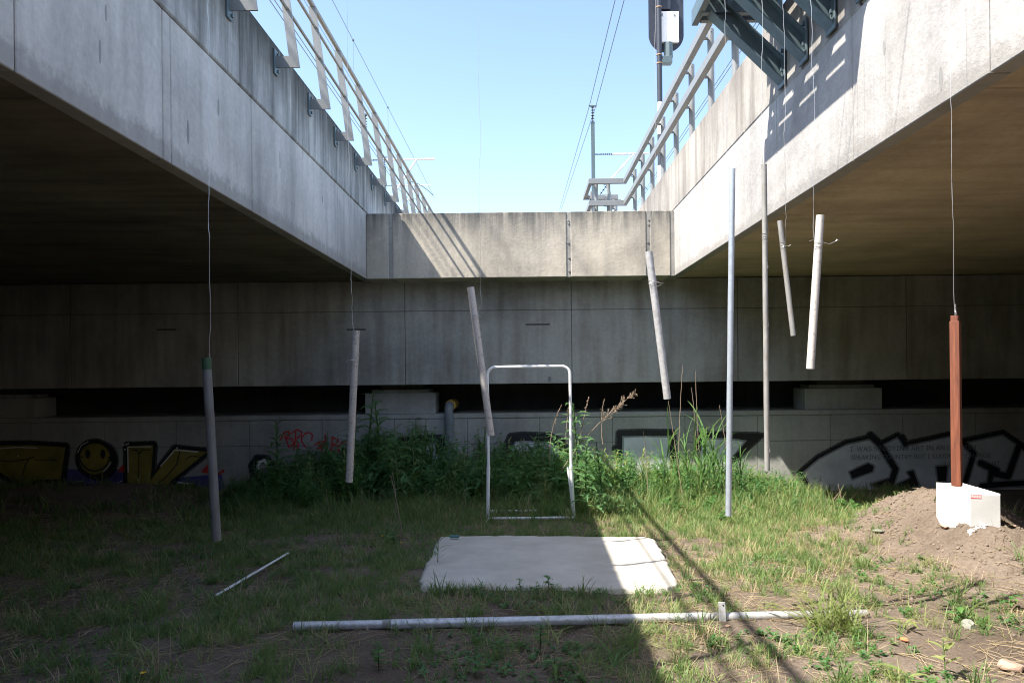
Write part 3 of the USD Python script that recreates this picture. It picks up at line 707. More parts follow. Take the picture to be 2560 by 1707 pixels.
# ------------------------------------------------------------------ overhead line: masts, cantilevers, wires
def insulator(a, b, r=0.05, n=6):
    a, b = np.array(a, float), np.array(b, float)
    ms = [tube([a, b], 0.018, 8)]
    for k in range(n):
        c = a + (b - a) * (k + 0.5) / n; d = (b - a) / np.linalg.norm(b - a)
        ms.append(tube([c - d * 0.018, c, c + d * 0.018], [0.02, r, 0.02], 10))
    return ms
def mast(x, y, ztop, label, arms, zbase=4.25):
    t = thing('catenary_mast', label, 'mast', (x, y, 0))
    w = 0.075
    obj('column', [box(-w, w, -0.07, -0.058, zbase, ztop), box(-w, w, 0.058, 0.07, zbase, ztop), box(-0.006, 0.006, -0.058, 0.058, zbase, ztop), box(-w - 0.01, w + 0.01, -0.08, 0.08, ztop, ztop + 0.03)], STEELB, t)
    obj('top_insulator', insulator((0, 0, ztop + 0.03), (0, 0, ztop + 0.75), 0.08, 6), BLACKM, t)
    obj('wire_clamp', [box(-0.17, 0.17, -0.03, 0.03, ztop + 0.72, ztop + 0.78)], STEELB, t)
    za, zb, xe = arms
    h = holder('cantilever', t)
    obj('arm_insulator', insulator((0.3, 0, za), (0.85, 0, za), 0.06, 6), BLACKM, h)
    obj('arm_tube', tube([(0.05, 0, za), (0.32, 0, za)], 0.03, 8), STEELB, h)
    obj('arm_tube', tube([(0.83, 0, za), (xe, 0, za + 0.02)], 0.045, 10), GALV, h)
    obj('stay_tube', tube([(0.75 * xe * 0.98, 0, za), (0.75, 0, zb + 0.75)], 0.045, 10), GALV, h)
    obj('arm_insulator', insulator((0.75, 0, zb + 0.75), (0.2, 0, zb), 0.07, 6), BLACKM, h)
    obj('steady_arm', tube(bezier((0.75 * xe * 0.8, 0, za - 0.9), (xe * 0.8, 0, za - 1.0), (xe * 0.97, 0, za - 1.55)), 0.018, 6), STEELB, h)
    return t
MY = 32.0
q = U(1482 / K, 309 / K, MY); ma = U(1520 / K, 386 / K, MY)
mb = U(1505 / K, 473 / K, MY)
mast(q[0], MY, q[2], 'dark steel line mast with an arm reaching right, beyond the cross beam', (ma[2], mb[2] - 0.35, U(1622 / K, 386 / K, MY)[0] - q[0]))
ql = U(914 / K, 330 / K, MY); mal = U(1000 / K, 400 / K, MY)
mast(ql[0], MY, ql[2], 'line mast with a long arm beside the left railing, mostly hidden by posts', (mal[2], mal[2] - 2.9, U(1087 / K, 400 / K, MY)[0] - ql[0]))
MY2 = 52.0
q2 = U(1545 / K, 392 / K, MY2)
ql2 = U(962 / K, 420 / K, MY2); al2 = U(1000 / K, 464 / K, MY2)
mast(ql2[0], MY2, ql2[2], 'farther line mast on the left with its arm just above the parapet', (al2[2], al2[2] - 2.9, U(1076 / K, 464 / K, MY2)[0] - ql2[0]))

def line(name, pts, r, label, cat='wire', group=None, mat=CABLE):
    return obj(name, tube(pts, r, 5), mat, label=label, cat=cat, group=group)
def par(xs, ys, Ynear, Yfar, n=12, sag=0.0):
    """straight wire through a photograph position, parallel to the tracks"""
    a, b = ray(xs / K, ys / K)
    return a, b
# contact wires and messengers: (slope anchor at depth MY) run along the track
def wire_at(xs, ys, Yref, r, label, sagpts=None, group=None, y0=3.0, y1=60.0):
    q = U(xs / K, ys / K, Yref)
    pts = []
    for y in np.linspace(y0, y1, 40):
        s = ((y - MY) / 29.0)
        z = q[2]
        if sagpts: z = q[2] + sagpts * (s * s - abs(s))
        pts.append((q[0], y, z))
    return line('overhead_wire', pts, r, label, group=group), q
wire_at(944, 394, MY, 0.012, 'contact wire of the left track passing behind the railing posts, lower of the pair')
wire_at(951, 394, MY, 0.012, 'contact wire of the left track passing behind the railing posts, upper of the pair')
wl, qm = wire_at(1052, 428, MY2, 0.012, 'dotted messenger wire above the left handrail')
for i, y in enumerate((16.5, 20.5, 25.5, 31.5, 39.5)):
    dz = 0.0
    line('dropper_wire', [(qm[0], y, qm[2]), (qm[0], y, qm[2] - 1.3)], 0.006, ('nearest','second','third','fourth','farthest')[i] + ' thin vertical dropper below the left messenger wire', 'wire', 'droppers under the left messenger wire')
    obj('wire_clamp', trimesh.creation.icosphere(1, 0.05).apply_translation((qm[0], y, qm[2])), CABLE, label=('nearest','second','third','fourth','farthest')[i] + ' small dark clamp on the left messenger wire', cat='clamp', group='clamps on the left messenger wire')
wire_at(1015, 430, MY2, 0.010, 'thin wire just left of the dotted messenger wire')
wire_at(1668, 393, MY, 0.012, 'contact wire of the right track seen between the round posts, lower of the pair')
wire_at(1674, 393, MY, 0.012, 'contact wire of the right track seen between the round posts, upper of the pair')
for i, (xs, lab) in enumerate(((1399, 'left wire of the feeder pair on top of the right mast'), (1403, 'right wire of the feeder pair on top of the right mast'))):
    dx = -0.14 if i == 0 else 0.14
    pts = [(q[0] + dx, y, q[2] + 0.75 - 1.2 * (1 - ((y - MY) / 29.0) ** 2) * 0 + 0.0012 * 0) for y in np.linspace(4, 32, 20)]
    far = U(xs / K, 524 / K, 62.0)
    pts2 = [np.array([q[0] + dx, MY, q[2] + 0.75]) * (1 - u) + far * u for u in np.linspace(0.05, 1, 10)]
    line('feeder_wire', pts + list(pts2), 0.014, lab)

# signal
SY = 19.0
sp = U(1650 / K, 300 / K, SY); sx = sp[0]
t = thing('railway_signal', 'railway signal seen from behind on a black and white banded pole', 'signal', (sx, SY, 0))
zz = [U(1650 / K, y / K, SY)[2] for y in (415, 337, 257, -200)]
obj('pole', tube([(0, 0, zz[2]), (0, 0, zz[3])], 0.068, 16), BLACKP, t, smooth=40)
obj('white_band', tube([(0, 0, zz[1]), (0, 0, zz[2])], 0.072, 16), WHITEP, t, smooth=40, label='upper white band of the pole')
obj('black_band', tube([(0, 0, zz[0]), (0, 0, zz[1])], 0.072, 16), BLACKP, t, smooth=40)
obj('white_band', tube([(0, 0, 4.2), (0, 0, zz[0])], 0.072, 16), WHITEP, t, smooth=40, label='lower white band of the pole')
def SP(xz, yz):
    q = U((1600 + xz / 8.71) / K, (yz / 8.71) / K, SY - 0.15); return q[0] - sx, q[2]
a = SP(225, 0); b = SP(1005, 600); zb = SP(620, 1040)[1]
wdt = (b[0] - a[0])
cxm = (a[0] + b[0]) / 2
shape = LineString([(cxm, zb + wdt / 2), (cxm, zb + 3.4)]).buffer(wdt / 2, 24)
obj('backboard', prism_xz(shape, 0.14, 0.17), BLACKP, t)
wb0, wb1 = SP(410, 850), SP(875, 175)
obj('signal_box', box(wb0[0], wb1[0], 0.02, 0.137, wb0[1], wb1[1], 0.008), WHITEP, t)
wb2 = SP(420, -300); wb3 = SP(700, 120)
obj('signal_box', box(wb2[0], wb3[0], 0.03, 0.137, wb3[1], wb2[1], 0.01), BLACKP, t, label='black box above the white one')
for xz in (505, 775):
    c = SP(xz, 265); obj('box_latch', box(c[0] - 0.025, c[0] + 0.025, 0.0, 0.021, c[1] - 0.035, c[1] + 0.035, 0.008), STEEL, t)
for xz, yz in ((470, 345), (483, 690)):
    c = SP(xz, yz); obj('box_screw', box(c[0] - 0.01, c[0] + 0.01, 0.012, 0.021, c[1] - 0.01, c[1] + 0.01, 0.003), STEELB, t)
n0, n1 = SP(555, 1180), SP(755, 860)
obj('neck', tube([((n0[0] + n1[0]) / 2, 0.08, n0[1]), ((n0[0] + n1[0]) / 2, 0.08, n1[1])], (n1[0] - n0[0]) / 2, 8), STEELB, t)
k0, k1 = SP(440, 1345), SP(725, 1175)
obj('bracket', box(0.06, k1[0], -0.05, 0.14, k0[1], k1[1], 0.02), STEELB, t)
for yz in (1150, 1335, 105):
    z = SP(340, yz)[1]
    obj('pole_strap', tube([(0, 0, z - 0.012), (0, 0, z + 0.012)], 0.08, 16), BRONZE, t, smooth=40)

# far name board behind the bay
nb = U(1493 / K, 492.5 / K, 30.0); 
t = thing('track_board', 'grey far board with white characters, seen through the railing bay', 'sign', (0, 30.0, 0))
b0, b1 = U(1476 / K, 497 / K, 30.0), U(1508 / K, 488 / K, 30.0)
obj('board', box(b0[0], b1[0], 0, 0.03, b0[2] - 0.02, b1[2], 0.004), STEEL, t)
tm = meshkit.text_mesh('R  6', 0.16, 0.02, bold=True)
tb = U(1516 / K, 498 / K, 30.0); v = tm.vertices
obj('lettering', trimesh.Trimesh(np.stack([tb[0] + v[:, 0], -v[:, 2], tb[2] + v[:, 1]], -1), tm.faces, process=False), WHITEP, t)
obj('bracket', box(b0[0], tb[0] + 0.6, 0.035, 0.06, b0[2] - 0.06, b0[2] - 0.025), STEEL, t)
obj('post', box(b0[0] + 0.1, b0[0] + 0.16, 0.035, 0.09, 4.2, b0[2] - 0.061), STEEL, t)

# ------------------------------------------------------------------ hanging pipes
def wobble(p, q, amp, n, seed):
    r = np.random.default_rng(seed)
    t = np.linspace(0, 1, n)[:, None]
    P = np.array(p) * (1 - t) + np.array(q) * t
    off = np.cumsum(r.normal(0, 1, (n, 3)), 0); off -= t * off[-1] + (1 - t) * off[0]
    off *= amp / max(1e-6, np.abs(off).max()); off[:, 2] = 0
    return P + off
CAB = 5.895
def hang_pipe(top, bot, Y, r, wire_pts, mat, label, tie=None, extra=None, Y2=None, seed=0, ends=False, wr=0.0010):
    t = thing('hanging_pipe', label, 'pipe', group=None)
    a, b = U(*top, Y), U(*bot, Y2 or Y)
    obj('tube', hollow(a, b, r), mat, t, smooth=40)
    w = [U(x, y, Y) for x, y in wire_pts]
    # wire goes on upwards to the support cable
    w0, w1 = w[-2], w[-1]
    d = (w1 - w0) / (w1[2] - w0[2])
    up = w1 + d * (CAB - w1[2]); up[0] = w1[0] + np.clip(up[0] - w1[0], -0.03, 0.03); up[1] = Y
    w.append(up)
    P = np.vstack([wobble(p, q, 0.006, 7, seed + i)[:-1] for i, (p, q) in enumerate(zip(w[:-1], w[1:]))] + [[w[-1]]])
    P[:, 1] = np.clip(P[:, 1], Y - 0.03, Y + 0.03)
    ax = (b - a) / np.linalg.norm(b - a)
    start = P[0]
    # fasten: last bit of wire bends to the pipe surface
    f = np.clip((tie - 0.0) if tie is not None else 0.02, 0, 1)
    c = a + (b - a) * f
    side = np.array([1.0, 0, 0])
    lead = [c + side * (r + 0.002) + np.array([0, -0.004, 0]), c + side * (r + 0.004) - ax * 0.04 * 1]
    P = np.vstack([lead, P]) if tie is not None else np.vstack([[c + np.array([r * 0.8, 0, 0])], P])
    obj('suspension_wire', tube(P, wr, 5), WIRE, t)
    if tie is not None:
        u = np.cross(ax, [0, 1, 0]); u /= np.linalg.norm(u); v = np.cross(ax, u)
        ang = np.linspace(0, 2 * np.pi * 3.2, 60)
        hel = c + np.cos(ang)[:, None] * u * (r + 0.002) + np.sin(ang)[:, None] * v * (r + 0.002) + ax * (np.linspace(-0.02, 0.03, 60) + 0.004 * np.sin(ang * 1.7))[:, None]
        obj('tie_wire', tube(hel, wr, 5), WIRE, t)
    for e in extra or []:
        obj('loose_wire_end', tube([U(x, y, Y) + np.array([0, -r - 0.004, 0]) for x, y in e], wr, 5), WIRE, t)
    return t, a, b, ax

t, a, b, ax = hang_pipe((474, 822), (498, 1241), 4.0, 0.0238, [(481, 815), (482, 610), (480, 415), (479, 150), (478, 0)], OLDD, 'leaning old grey pipe hanging in shade on the far left, its top end painted green', seed=10)
obj('green_end', hollow(a - ax * 0.001, a + ax * 0.062, 0.0245, 0.0053), GREENP, t, smooth=40)
hang_pipe((818, 759), (802, 1107), 4.8, 0.0232, [(809, 740), (806, 640), (803, 480), (800, 330), (797, 0)], ALUD, 'pale spotted pipe hanging before the thistles left of the white frame', tie=0.19,
          extra=[[(813, 829), (803, 826), (796, 831)], [(808, 826), (824, 826)]], seed=20)
hang_pipe((1081, 660), (1128, 1000), 4.8, 0.0227, [(1106, 700), (1104, 600), (1100, 440), (1104, 300), (1099, 170), (1098, 0)], ALUP, 'grey pipe hanging with its lower end beside the white frame, rusty along one edge', tie=0.2,
          extra=[[(1094, 730), (1078, 727), (1074, 730)], [(1082, 722), (1102, 726), (1108, 730)]], seed=30)
hang_pipe((1490, 578), (1533, 916), 4.8, 0.0240, [(1502, 640), (1500, 560), (1498, 470), (1508, 400), (1503, 330), (1506, 0)], GALV, 'shiny grey pipe hanging in front of the right end of the cross beam', tie=0.215,
          extra=[[(1494, 657), (1486, 653), (1493, 648), (1510, 650), (1523, 652), (1512, 657), (1505, 658)], [(1488, 652), (1500, 646), (1512, 650)]], seed=40)
hang_pipe((1682, 388), (1673, 1184), 4.8, 0.0190, [(1670, 380), (1668, 250), (1666, 100), (1665, 0)], GALVB, 'long bright galvanised pipe, blue-white, standing upright in the sunlit weeds', seed=50, wr=0.0011)
t, a, b, ax = hang_pipe((1755, 378), (1762, 1080), 4.8, 0.0172, [(1751, 370), (1751, 200), (1750, 0)], OLDP, 'long old pipe with peeling grey paint, right of the bright galvanised pipe', tie=0.235, seed=60, wr=0.0013)
for f, da in ((0.52, 0.0), (0.93, 0.5), (0.9, -0.3), (0.33, 0.2)):
    c = a + (b - a) * f; obj('bare_patch', tube([c + np.array([0.004 + 0.004 * da, -0.0006, 0]) - ax * 0.018, c + np.array([0.004 + 0.004 * da, -0.0006, 0]) + ax * 0.018], [0.0135, 0.0155], 10), ALUP, t)
hang_pipe((1791, 507), (1822, 771), 4.7, 0.0160, [(1805, 515), (1804, 470), (1801, 330), (1803, 200), (1797, 0)], OLDP, 'thinnest short grey pipe hanging tilted under the right deck edge', tie=0.21, extra=[[(1797, 566), (1808, 567), (1814, 563)]], seed=70)
hang_pipe((1884, 495), (1861, 847), 4.6, 0.0245, [(1872, 570), (1868, 540), (1866, 420), (1871, 250), (1864, 150), (1862, 0)], ALUP, 'pale pipe with splayed wire whiskers hanging rightmost of the metal pipes', tie=0.2,
          extra=[[(1888, 560), (1902, 562), (1915, 556), (1918, 552), (1923, 555)], [(1876, 557), (1866, 552), (1854, 556)]], seed=80)

# red timber post
t = thing('hanging_timber', 'reddish square timber post hanging upright above the white foam block', 'timber')
Y = 3.92
a, b = U(2195, 738, Y), U(2197, 1116, Y)
s = 0.0335
def timber(z0c, z1c, half):
    m = box(-half, half, -half, half, 0, np.linalg.norm(b - a) if half > 0.03 else 0.035, 0.0015)
    m.apply_transform(trimesh.transformations.rotation_matrix(math.radians(47), [0, 0, 1]))
    return m
m = box(-0.0225, 0.0225, -0.0225, 0.0225, b[2], a[2], 0.0012); m.apply_transform(trimesh.transformations.rotation_matrix(math.radians(47), [0, 0, 1]))
m.apply_translation(((a[0] + b[0]) / 2, Y, 0)); obj('post', m, TIMBER, t)
m = box(-0.017, 0.017, -0.017, 0.017, a[2] - 0.001, a[2] + 0.03, 0.001); m.apply_transform(trimesh.transformations.rotation_matrix(math.radians(47), [0, 0, 1]))
m.apply_translation(((a[0] + b[0]) / 2 - 0.002, Y, 0)); obj('tenon', m, TIMBER, t)
for k, f in enumerate((0.08, 0.42, 0.77)):
    c = U(2201, 738 + f * 378, Y); c[1] = Y - 0.0245
    m = tube([c, c + np.array([0.0, 0.01, 0])], 0.0022, 8); obj('screw_hole', m, BLACKM, t)
tw = a + np.array([-0.002, 0, 0.03])
w = [tw, tw + np.array([0.004, -0.004, 0.02]), U(2192, 715, Y), U(2190, 560, Y), U(2185, 330, Y), U(2183, 200, Y), U(2180, 0, Y)]
w.append(np.array([w[-1][0], Y, CAB]))
P = np.vstack([wobble(p, q, 0.003, 6, 90 + i)[:-1] for i, (p, q) in enumerate(zip(w[:-1], w[1:]))] + [[w[-1]]])
obj('suspension_wire', tube(P, 0.0011, 5), WIRE, t)
ang = np.linspace(0, 2 * np.pi * 5, 50)
obj('wire_twist', tube(np.stack([tw[0] + 0.004 * np.cos(ang), Y + 0.004 * np.sin(ang), tw[2] + np.linspace(0, 0.06, 50)], -1), 0.0015, 5), WIRE, t)

# cables stretched from railing to railing, that the wires hang from
for y, lab in ((3.96, 'nearest steel cable stretched between the two railings'), (4.65, 'middle steel cable stretched between the two railings'), (4.82, 'farthest steel cable stretched between the two railings')):
    obj('support_cable', tube([(XF + 0.05, y, 5.90), (0, y, 5.895), (XR + 0.03, y, 5.90)], 0.003, 5), WIRE, label=lab, cat='cable')

# ------------------------------------------------------------------ white tube frame
FY = 9.66
t = thing('clothes_frame', 'white bent-tube frame like a clothes rail standing in the grass before the weeds', 'frame')
a, b = U(1121, 1186, FY), U(1316, 1186, FY)
gz = float(ground(np.array([0.2]), np.array([FY]))[0])
zt = U(1215, 842, FY)[2]
rt = 0.0195
xl, xr = U(1121, 1000, FY)[0], U(1311, 1000, FY)[0]
rc = 0.11
arc = lambda cx, cz, a0, a1: [(cx + rc * math.cos(q), FY, cz + rc * math.sin(q)) for q in np.linspace(a0, a1, 8)]
obj('bent_tube', tube([(xl, FY, gz + 0.68)] + arc(xl + rc, zt - rc, np.pi, np.pi / 2) + arc(xr - rc, zt - rc, np.pi / 2, 0) + [(xr, FY, gz + 0.68)], rt, 14), WHITEP, t, smooth=40)
for x in (xl, xr):
    s = 0.012 if x > 0 else -0.008
    obj('leg_tube', tube([(x + s * 2.2, FY - 0.01, gz - 0.02), (x, FY, gz + 0.7)], rt + 0.005, 14), WHITEP, t, smooth=40)
obj('foot_tube', tube([(xr + 0.035, FY - 0.28, gz + 0.0), (xr - 0.03, FY + 0.35, gz + 0.03)], 0.016, 10), WHITEP, t, smooth=40)
obj('foot_tube', tube([(xl - 0.02, FY - 0.28, gz + 0.0), (xl + 0.0, FY + 0.35, gz + 0.03)], 0.016, 10), WHITEP, t, smooth=40)
obj('base_bar', tube([(xl + 0.0, FY - 0.12, gz + 0.045), (xr + 0.02, FY - 0.12, gz + 0.045)], 0.0165, 10), WHITEP, t, smooth=40)
obj('base_bar', tube([(xl + 0.0, FY + 0.30, gz + 0.06), (xr - 0.02, FY + 0.30, gz + 0.06)], 0.0165, 10), WHITEP, t, smooth=40)
brz = [(xr + 0.03, FY - 0.02, gz + 0.0), (xr - 0.035, FY + 0.16, gz + 0.66)]
obj('stay_tube', tube(brz, 0.014, 10), WHITEP, t, smooth=40)

# ------------------------------------------------------------------ mat
def mat_mesh():
    c = [G(962, 1357), G(1561, 1358), G(1512, 1247), G(1488, 1238), G(1012, 1241)]
    lf, rf, rb, lb = c[0][:2], c[1][:2], G(1497, 1238)[:2], c[4][:2]
    n, k = 70, 60
    V, inside = [], []
    u, v = np.meshgrid(np.linspace(0, 1, n), np.linspace(0, 1, k))
    # rounded corners by squeezing the outline
    P = (1 - u)[..., None] * ((1 - v)[..., None] * lf + v[..., None] * lb) + u[..., None] * ((1 - v)[..., None] * rf + v[..., None] * rb)
    X, Y = P[..., 0], P[..., 1]
    return X, Y, lf, rf, rb, lb
X, Y, lf, rf, rb, lb = mat_mesh()
outline = Polygon([lf, rf, rb, lb])
outline = outline.buffer(-0.24).buffer(0.26, 16).union(Polygon([lf, lf + (rf - lf) * 0.25, lf + (lb - lf) * 0.2])).union(Polygon([lb, lb + (rb - lb) * 0.2, lb + (lf - lb) * 0.2]))
outline = outline.segmentize(0.025)
co = np.array(outline.exterior.coords)[:-1]
jit = (meshkit.fbm(np.c_[co * 6, np.zeros(len(co))], 4, 21) - 0.5) * 0.05
cen = co.mean(0); co = co + (co - cen) / np.linalg.norm(co - cen, axis=1, keepdims=True) * jit[:, None]
outline = Polygon(co).buffer(0)
from scipy.spatial import Delaunay
bb = outline.bounds
gx_, gy_ = np.meshgrid(np.arange(bb[0], bb[2], 0.035), np.arange(bb[1], bb[3], 0.035))
inner = outline.buffer(-0.02)
import shapely
keep = shapely.contains_xy(inner, gx_.ravel(), gy_.ravel())
bd = np.array(outline.segmentize(0.03).exterior.coords)[:-1]
pts2 = np.vstack([bd, np.c_[gx_.ravel(), gy_.ravel()][keep]])
tri = Delaunay(pts2).simplices
ctr = pts2[tri].mean(1)
tri = tri[shapely.contains_xy(outline, ctr[:, 0], ctr[:, 1])]
def matz(p):
    base = np.max([ground0(p[:, 1]) + 0.02, ground(p[:, 0], p[:, 1])], 0)
    P3 = np.c_[p, np.zeros(len(p))]
    return ground0(p[:, 1]) + 0.055 + 0.03 * (meshkit.fbm(P3 * 1.1, 2, 33) - 0.5) + 0.012 * (meshkit.fbm(P3 * 7, 3, 35) - 0.5)
zt_ = matz(pts2)
a_, b_, c_ = (pts2[tri[:, k]] for k in range(3))
flip = np.cross(b_ - a_, c_ - a_) < 0
tri[flip] = tri[flip][:, ::-1]
nb_ = len(bd)
edge_drop = np.zeros(len(pts2)); edge_drop[:nb_] = 0.012
top = np.c_[pts2, zt_ - edge_drop]
bot = np.c_[bd, ground(bd[:, 0], bd[:, 1]) - 0.02]
V = np.vstack([top, bot])
# boundary orientation: ccw for positive area
ccw = Polygon(bd).exterior.is_ccw
i = np.arange(nb_); j = (i + 1) % nb_
side = np.vstack([np.c_[i, i + len(top), j], np.c_[j, i + len(top), j + len(top)]])
if not ccw: side = side[:, ::-1]
matm = trimesh.Trimesh(V, np.vstack([tri, side]), process=False)
obj('mat', matm, FELT, smooth=60, label='large cream felt mat with rounded corners lying flat on the ground', cat='mat')
ap = G(1045, 1243)
obj('tape_piece', box(ap[0] - 0.05, ap[0] + 0.05, ap[1] - 0.06, ap[1] - 0.01, ap[2] + 0.05, ap[2] + 0.075, 0.006), plain('teal_plastic', (0.06, 0.17, 0.17), rough=0.4), label='small teal plastic piece on the back left corner of the cream mat', cat='scrap')

# ------------------------------------------------------------------ long pipe on the ground
t = thing('ground_pipe', 'long jointed metal pipe lying across the foreground with a bolted clamp', 'pipe')
PR = 0.030
A = G(675, 1448); B = G(1995, 1418)
A[2] += PR * 0.9; B[2] += PR * 0.9
def along(xd):
    f = (xd - 675) / (1995 - 675.0)
    # perspective is nearly even along the pipe
    return A + (B - A) * f
for z_, (x0, x1, r, mt) in enumerate(((675, 874, PR * 0.93, GALV), (872, 893, PR * 1.0, OLDP), (892, 1612, PR * 1.02, GALV), (1610, 1640, PR * 0.95, OLDP), (1652, 1800, PR * 0.93, GALV), (1799, 1990, PR * 0.88, OLDP))):
    obj('pipe_section' if r != PR else 'joint_sleeve', hollow(along(x0), along(x1), r), mt, t, smooth=40)
obj('joint_sleeve', hollow(along(1636), along(1655), PR * 1.0), OLDP, t, smooth=40)
c = along(1646); d = (B - A) / np.linalg.norm(B - A)
m = box(-0.022, 0.022, -0.006, 0.006, -0.045, 0.105, 0.003)
m.apply_transform(trimesh.transformations.rotation_matrix(math.radians(-12), [1, 0, 0]))
m.apply_translation(c + np.array([0, -PR - 0.008, 0.0])); obj('clamp_plate', m, GALV, t)
for dz in (-0.03, 0.085):
    q_ = c + np.array([0.006, -PR - 0.017 + dz * 0.2, dz]); obj('bolt_hole', tube([q_ + np.array([0, -0.0, 0]), q_ + np.array([0, 0.003, 0])], 0.005, 8), BLACKM, t)

# thin white rod
t = thing('white_rod', 'thin white rod lying aslant in the shaded grass on the left', 'rod')
a, b = G(492, 1385, 0.05), G(662, 1284, 0.06)
obj('rod', tube([a, b], 0.0105, 10), WHITEP, t, smooth=40)
d = (b - a) / np.linalg.norm(b - a)
obj('black_end', tube([a - d * 0.05, a + d * 0.01], 0.0135, 10), BLACKM, t, smooth=40)
obj('wire_tail', tube([a - d * 0.05, a - d * 0.05 + np.array([-0.05, -0.12, -0.01]), G(468, 1400, 0.02)], 0.003, 5), STRAW, t)
for f in (0.16, 0.09):
    c = a + d * f; obj('black_band', tube([c, c + d * 0.008], 0.0112, 10), BLACKM, t, smooth=40)

# ------------------------------------------------------------------ foam block on the heap
h_ = 1.06
def BP(x, y):
    a, b = ray(x / K, y / K); Yq = -h_ / b
    return np.array([a * Yq, Yq])
Lc, Fc, Rc, Bc = BP(2340.5, 1205.0), BP(2425, 1231.5), BP(2500.5, 1234.0), None
Bc = Lc + (Rc - Fc)
t = thing('foam_block', 'white polystyrene block half buried in the soil heap under the timber post', 'block')
ztp = EYE - h_
def foam(L, F, Rr, Bk, z0, z1):
    pts = [np.r_[p, z] for p in (L, F, Rr, Bk) for z in (z0, z1)]
    return trimesh.convex.convex_hull(np.array(pts))
gl = 0.6
Lg, Bg = Fc + (Lc - Fc) * gl, Rc + (Bc - Rc) * gl
e = (Lc - Fc) / np.linalg.norm(Lc - Fc)
obj('foam_slab', foam(Fc + e * gl * np.linalg.norm(Lc - Fc) + e * 0.0, Fc, Rc, Bg, ztp - 0.45, ztp), EPS, t, label='nearer half with the red print')
obj('foam_slab', foam(Lc, Lg + e * 0.012 + (Fc - Rc) * 0.03, Bg + e * 0.012, Bc, ztp - 0.45, ztp - 0.002), EPS, t, label='farther half')
fr = (Rc - Fc) / np.linalg.norm(Rc - Fc); nrm = np.array([fr[1], -fr[0]])
if nrm[1] > 0: nrm = -nrm
W_ = np.linalg.norm(Rc - Fc)
def on_face(u0, u1, z0, z1, off, th):
    p = [np.r_[Fc + fr * u + nrm * o, z] for u in (u0, u1) for z in (z0, z1) for o in (off, off + th)]
    return trimesh.convex.convex_hull(np.array(p))
obj('cut_face', on_face(0.004, W_ - 0.002, ztp - 0.42, ztp - 0.012, -0.002, 0.004), EPSD, t)
obj('red_label', on_face(0.004, 0.004 + 0.36 * W_, ztp - 0.045, ztp - 0.012, 0.002, 0.002), REDP, t)
tm = meshkit.text_mesh('ROKESI', 0.021, 0.0012, bold=True); v = tm.vertices
sc = 0.33 * W_ / (v[:, 0].max() - v[:, 0].min())
P = Fc + fr * (0.010 + (v[:, :1] - v[:, 0].min()) * sc) + nrm * (0.0042 + v[:, 2:3])
obj('lettering', trimesh.Trimesh(np.c_[P, ztp - 0.039 + v[:, 1]], tm.faces, process=False), WHITEP, t)
crm = []
for k in range(40):
    u = R.uniform(-0.1, 0.5) * W_
    m = trimesh.creation.icosphere(1, R.uniform(0.006, 0.014)); m.apply_scale((1, 1, 0.7)); p = Fc + fr * u + nrm * R.uniform(0.012, 0.07)
    m.apply_translation(on_ground(p[0], p[1], 0.004)); crm.append(m)
obj('crumbled_foam', crm, EPS, t, kind='stuff')

# ------------------------------------------------------------------ stones
def stone(xd, yd, s, mat, label, seed, cat='stone', sc=(1, 0.8, 0.55)):
    m = trimesh.creation.icosphere(2, 1.0)
    r = np.random.default_rng(seed)
    for k in range(9):
        n = r.normal(size=3); n /= np.linalg.norm(n); d = r.uniform(0.42, 0.8)
        over = m.vertices @ n - d; m.vertices -= np.outer(np.maximum(over, 0), n)
    m.vertices += 0.04 * (meshkit.noise(m.vertices * 4 + seed)[:, None] - 0.5)
    m.apply_scale(np.array(sc) * s)
    m.apply_transform(trimesh.transformations.rotation_matrix(r.uniform(0, 6), [0, 0, 1]))
    q = G(xd, yd); m.apply_translation(q + np.array([0, 0, s * sc[2] * 0.45]))
    return obj('stone', m, mat, smooth=12, label=label, cat=cat)
stone(2228, 1440, 0.062, STONE, 'grey flat stone on bare soil at the right beside a wilted leaf', 3)
stone(2328, 1538, 0.07, PINKST, 'large pinkish stone in the lower right corner', 4, sc=(1.1, 0.8, 0.6))
stone(2169, 1214, 0.065, PINKST, 'pale pinkish stone on the slope below the foam block', 5, sc=(1.1, .7, .4))
stone(2017, 1220, 0.05, STONE, 'small grey stone at the left foot of the soil heap', 6, sc=(1.1, .8, .4))
stone(2078, 1473, 0.032, BRICK, 'orange brick fragment on the soil below the pipe end', 7, 'brick')
stone(1672, 1440, 0.02, PINKST, 'tiny pale stone below the clamp of the ground pipe', 8)
stone(43, 1292, 0.045, PINKST, 'pale stone in the dark dirt at the far left', 12)

# ------------------------------------------------------------------ plants
def blade(L, w, lean, az, base=(0, 0, 0), droop=0.6, n=4, twist=0.0):
    t = np.linspace(0, 1, n + 1)
    el = np.pi / 2 - lean - droop * t
    seg = L / n
    pr = np.concatenate([[0], np.cumsum(np.cos(el[:-1]) * seg)]); pz = np.concatenate([[0], np.cumsum(np.sin(el[:-1]) * seg)])
    d = np.array([math.cos(az), math.sin(az)]); s = np.array([-math.sin(az + twist), math.cos(az + twist)])
    wid = w * np.array([0.7] + [1.0 - 0.1 * k for k in range(1, n)] + [0.0])
    C = np.c_[pr[:, None] * d + np.array(base[:2]), pz + base[2]]
    V = []
    for k in range(n):
        V += [C[k] + np.r_[s, 0] * wid[k] / 2, C[k] - np.r_[s, 0] * wid[k] / 2]
    V.append(C[n])
    F = []
    for k in range(n - 1):
        a = 2 * k; F += [[a, a + 1, a + 2], [a + 1, a + 3, a + 2]]
    a = 2 * (n - 1); F.append([a, a + 1, 2 * n])
    return np.array(V), np.array(F)

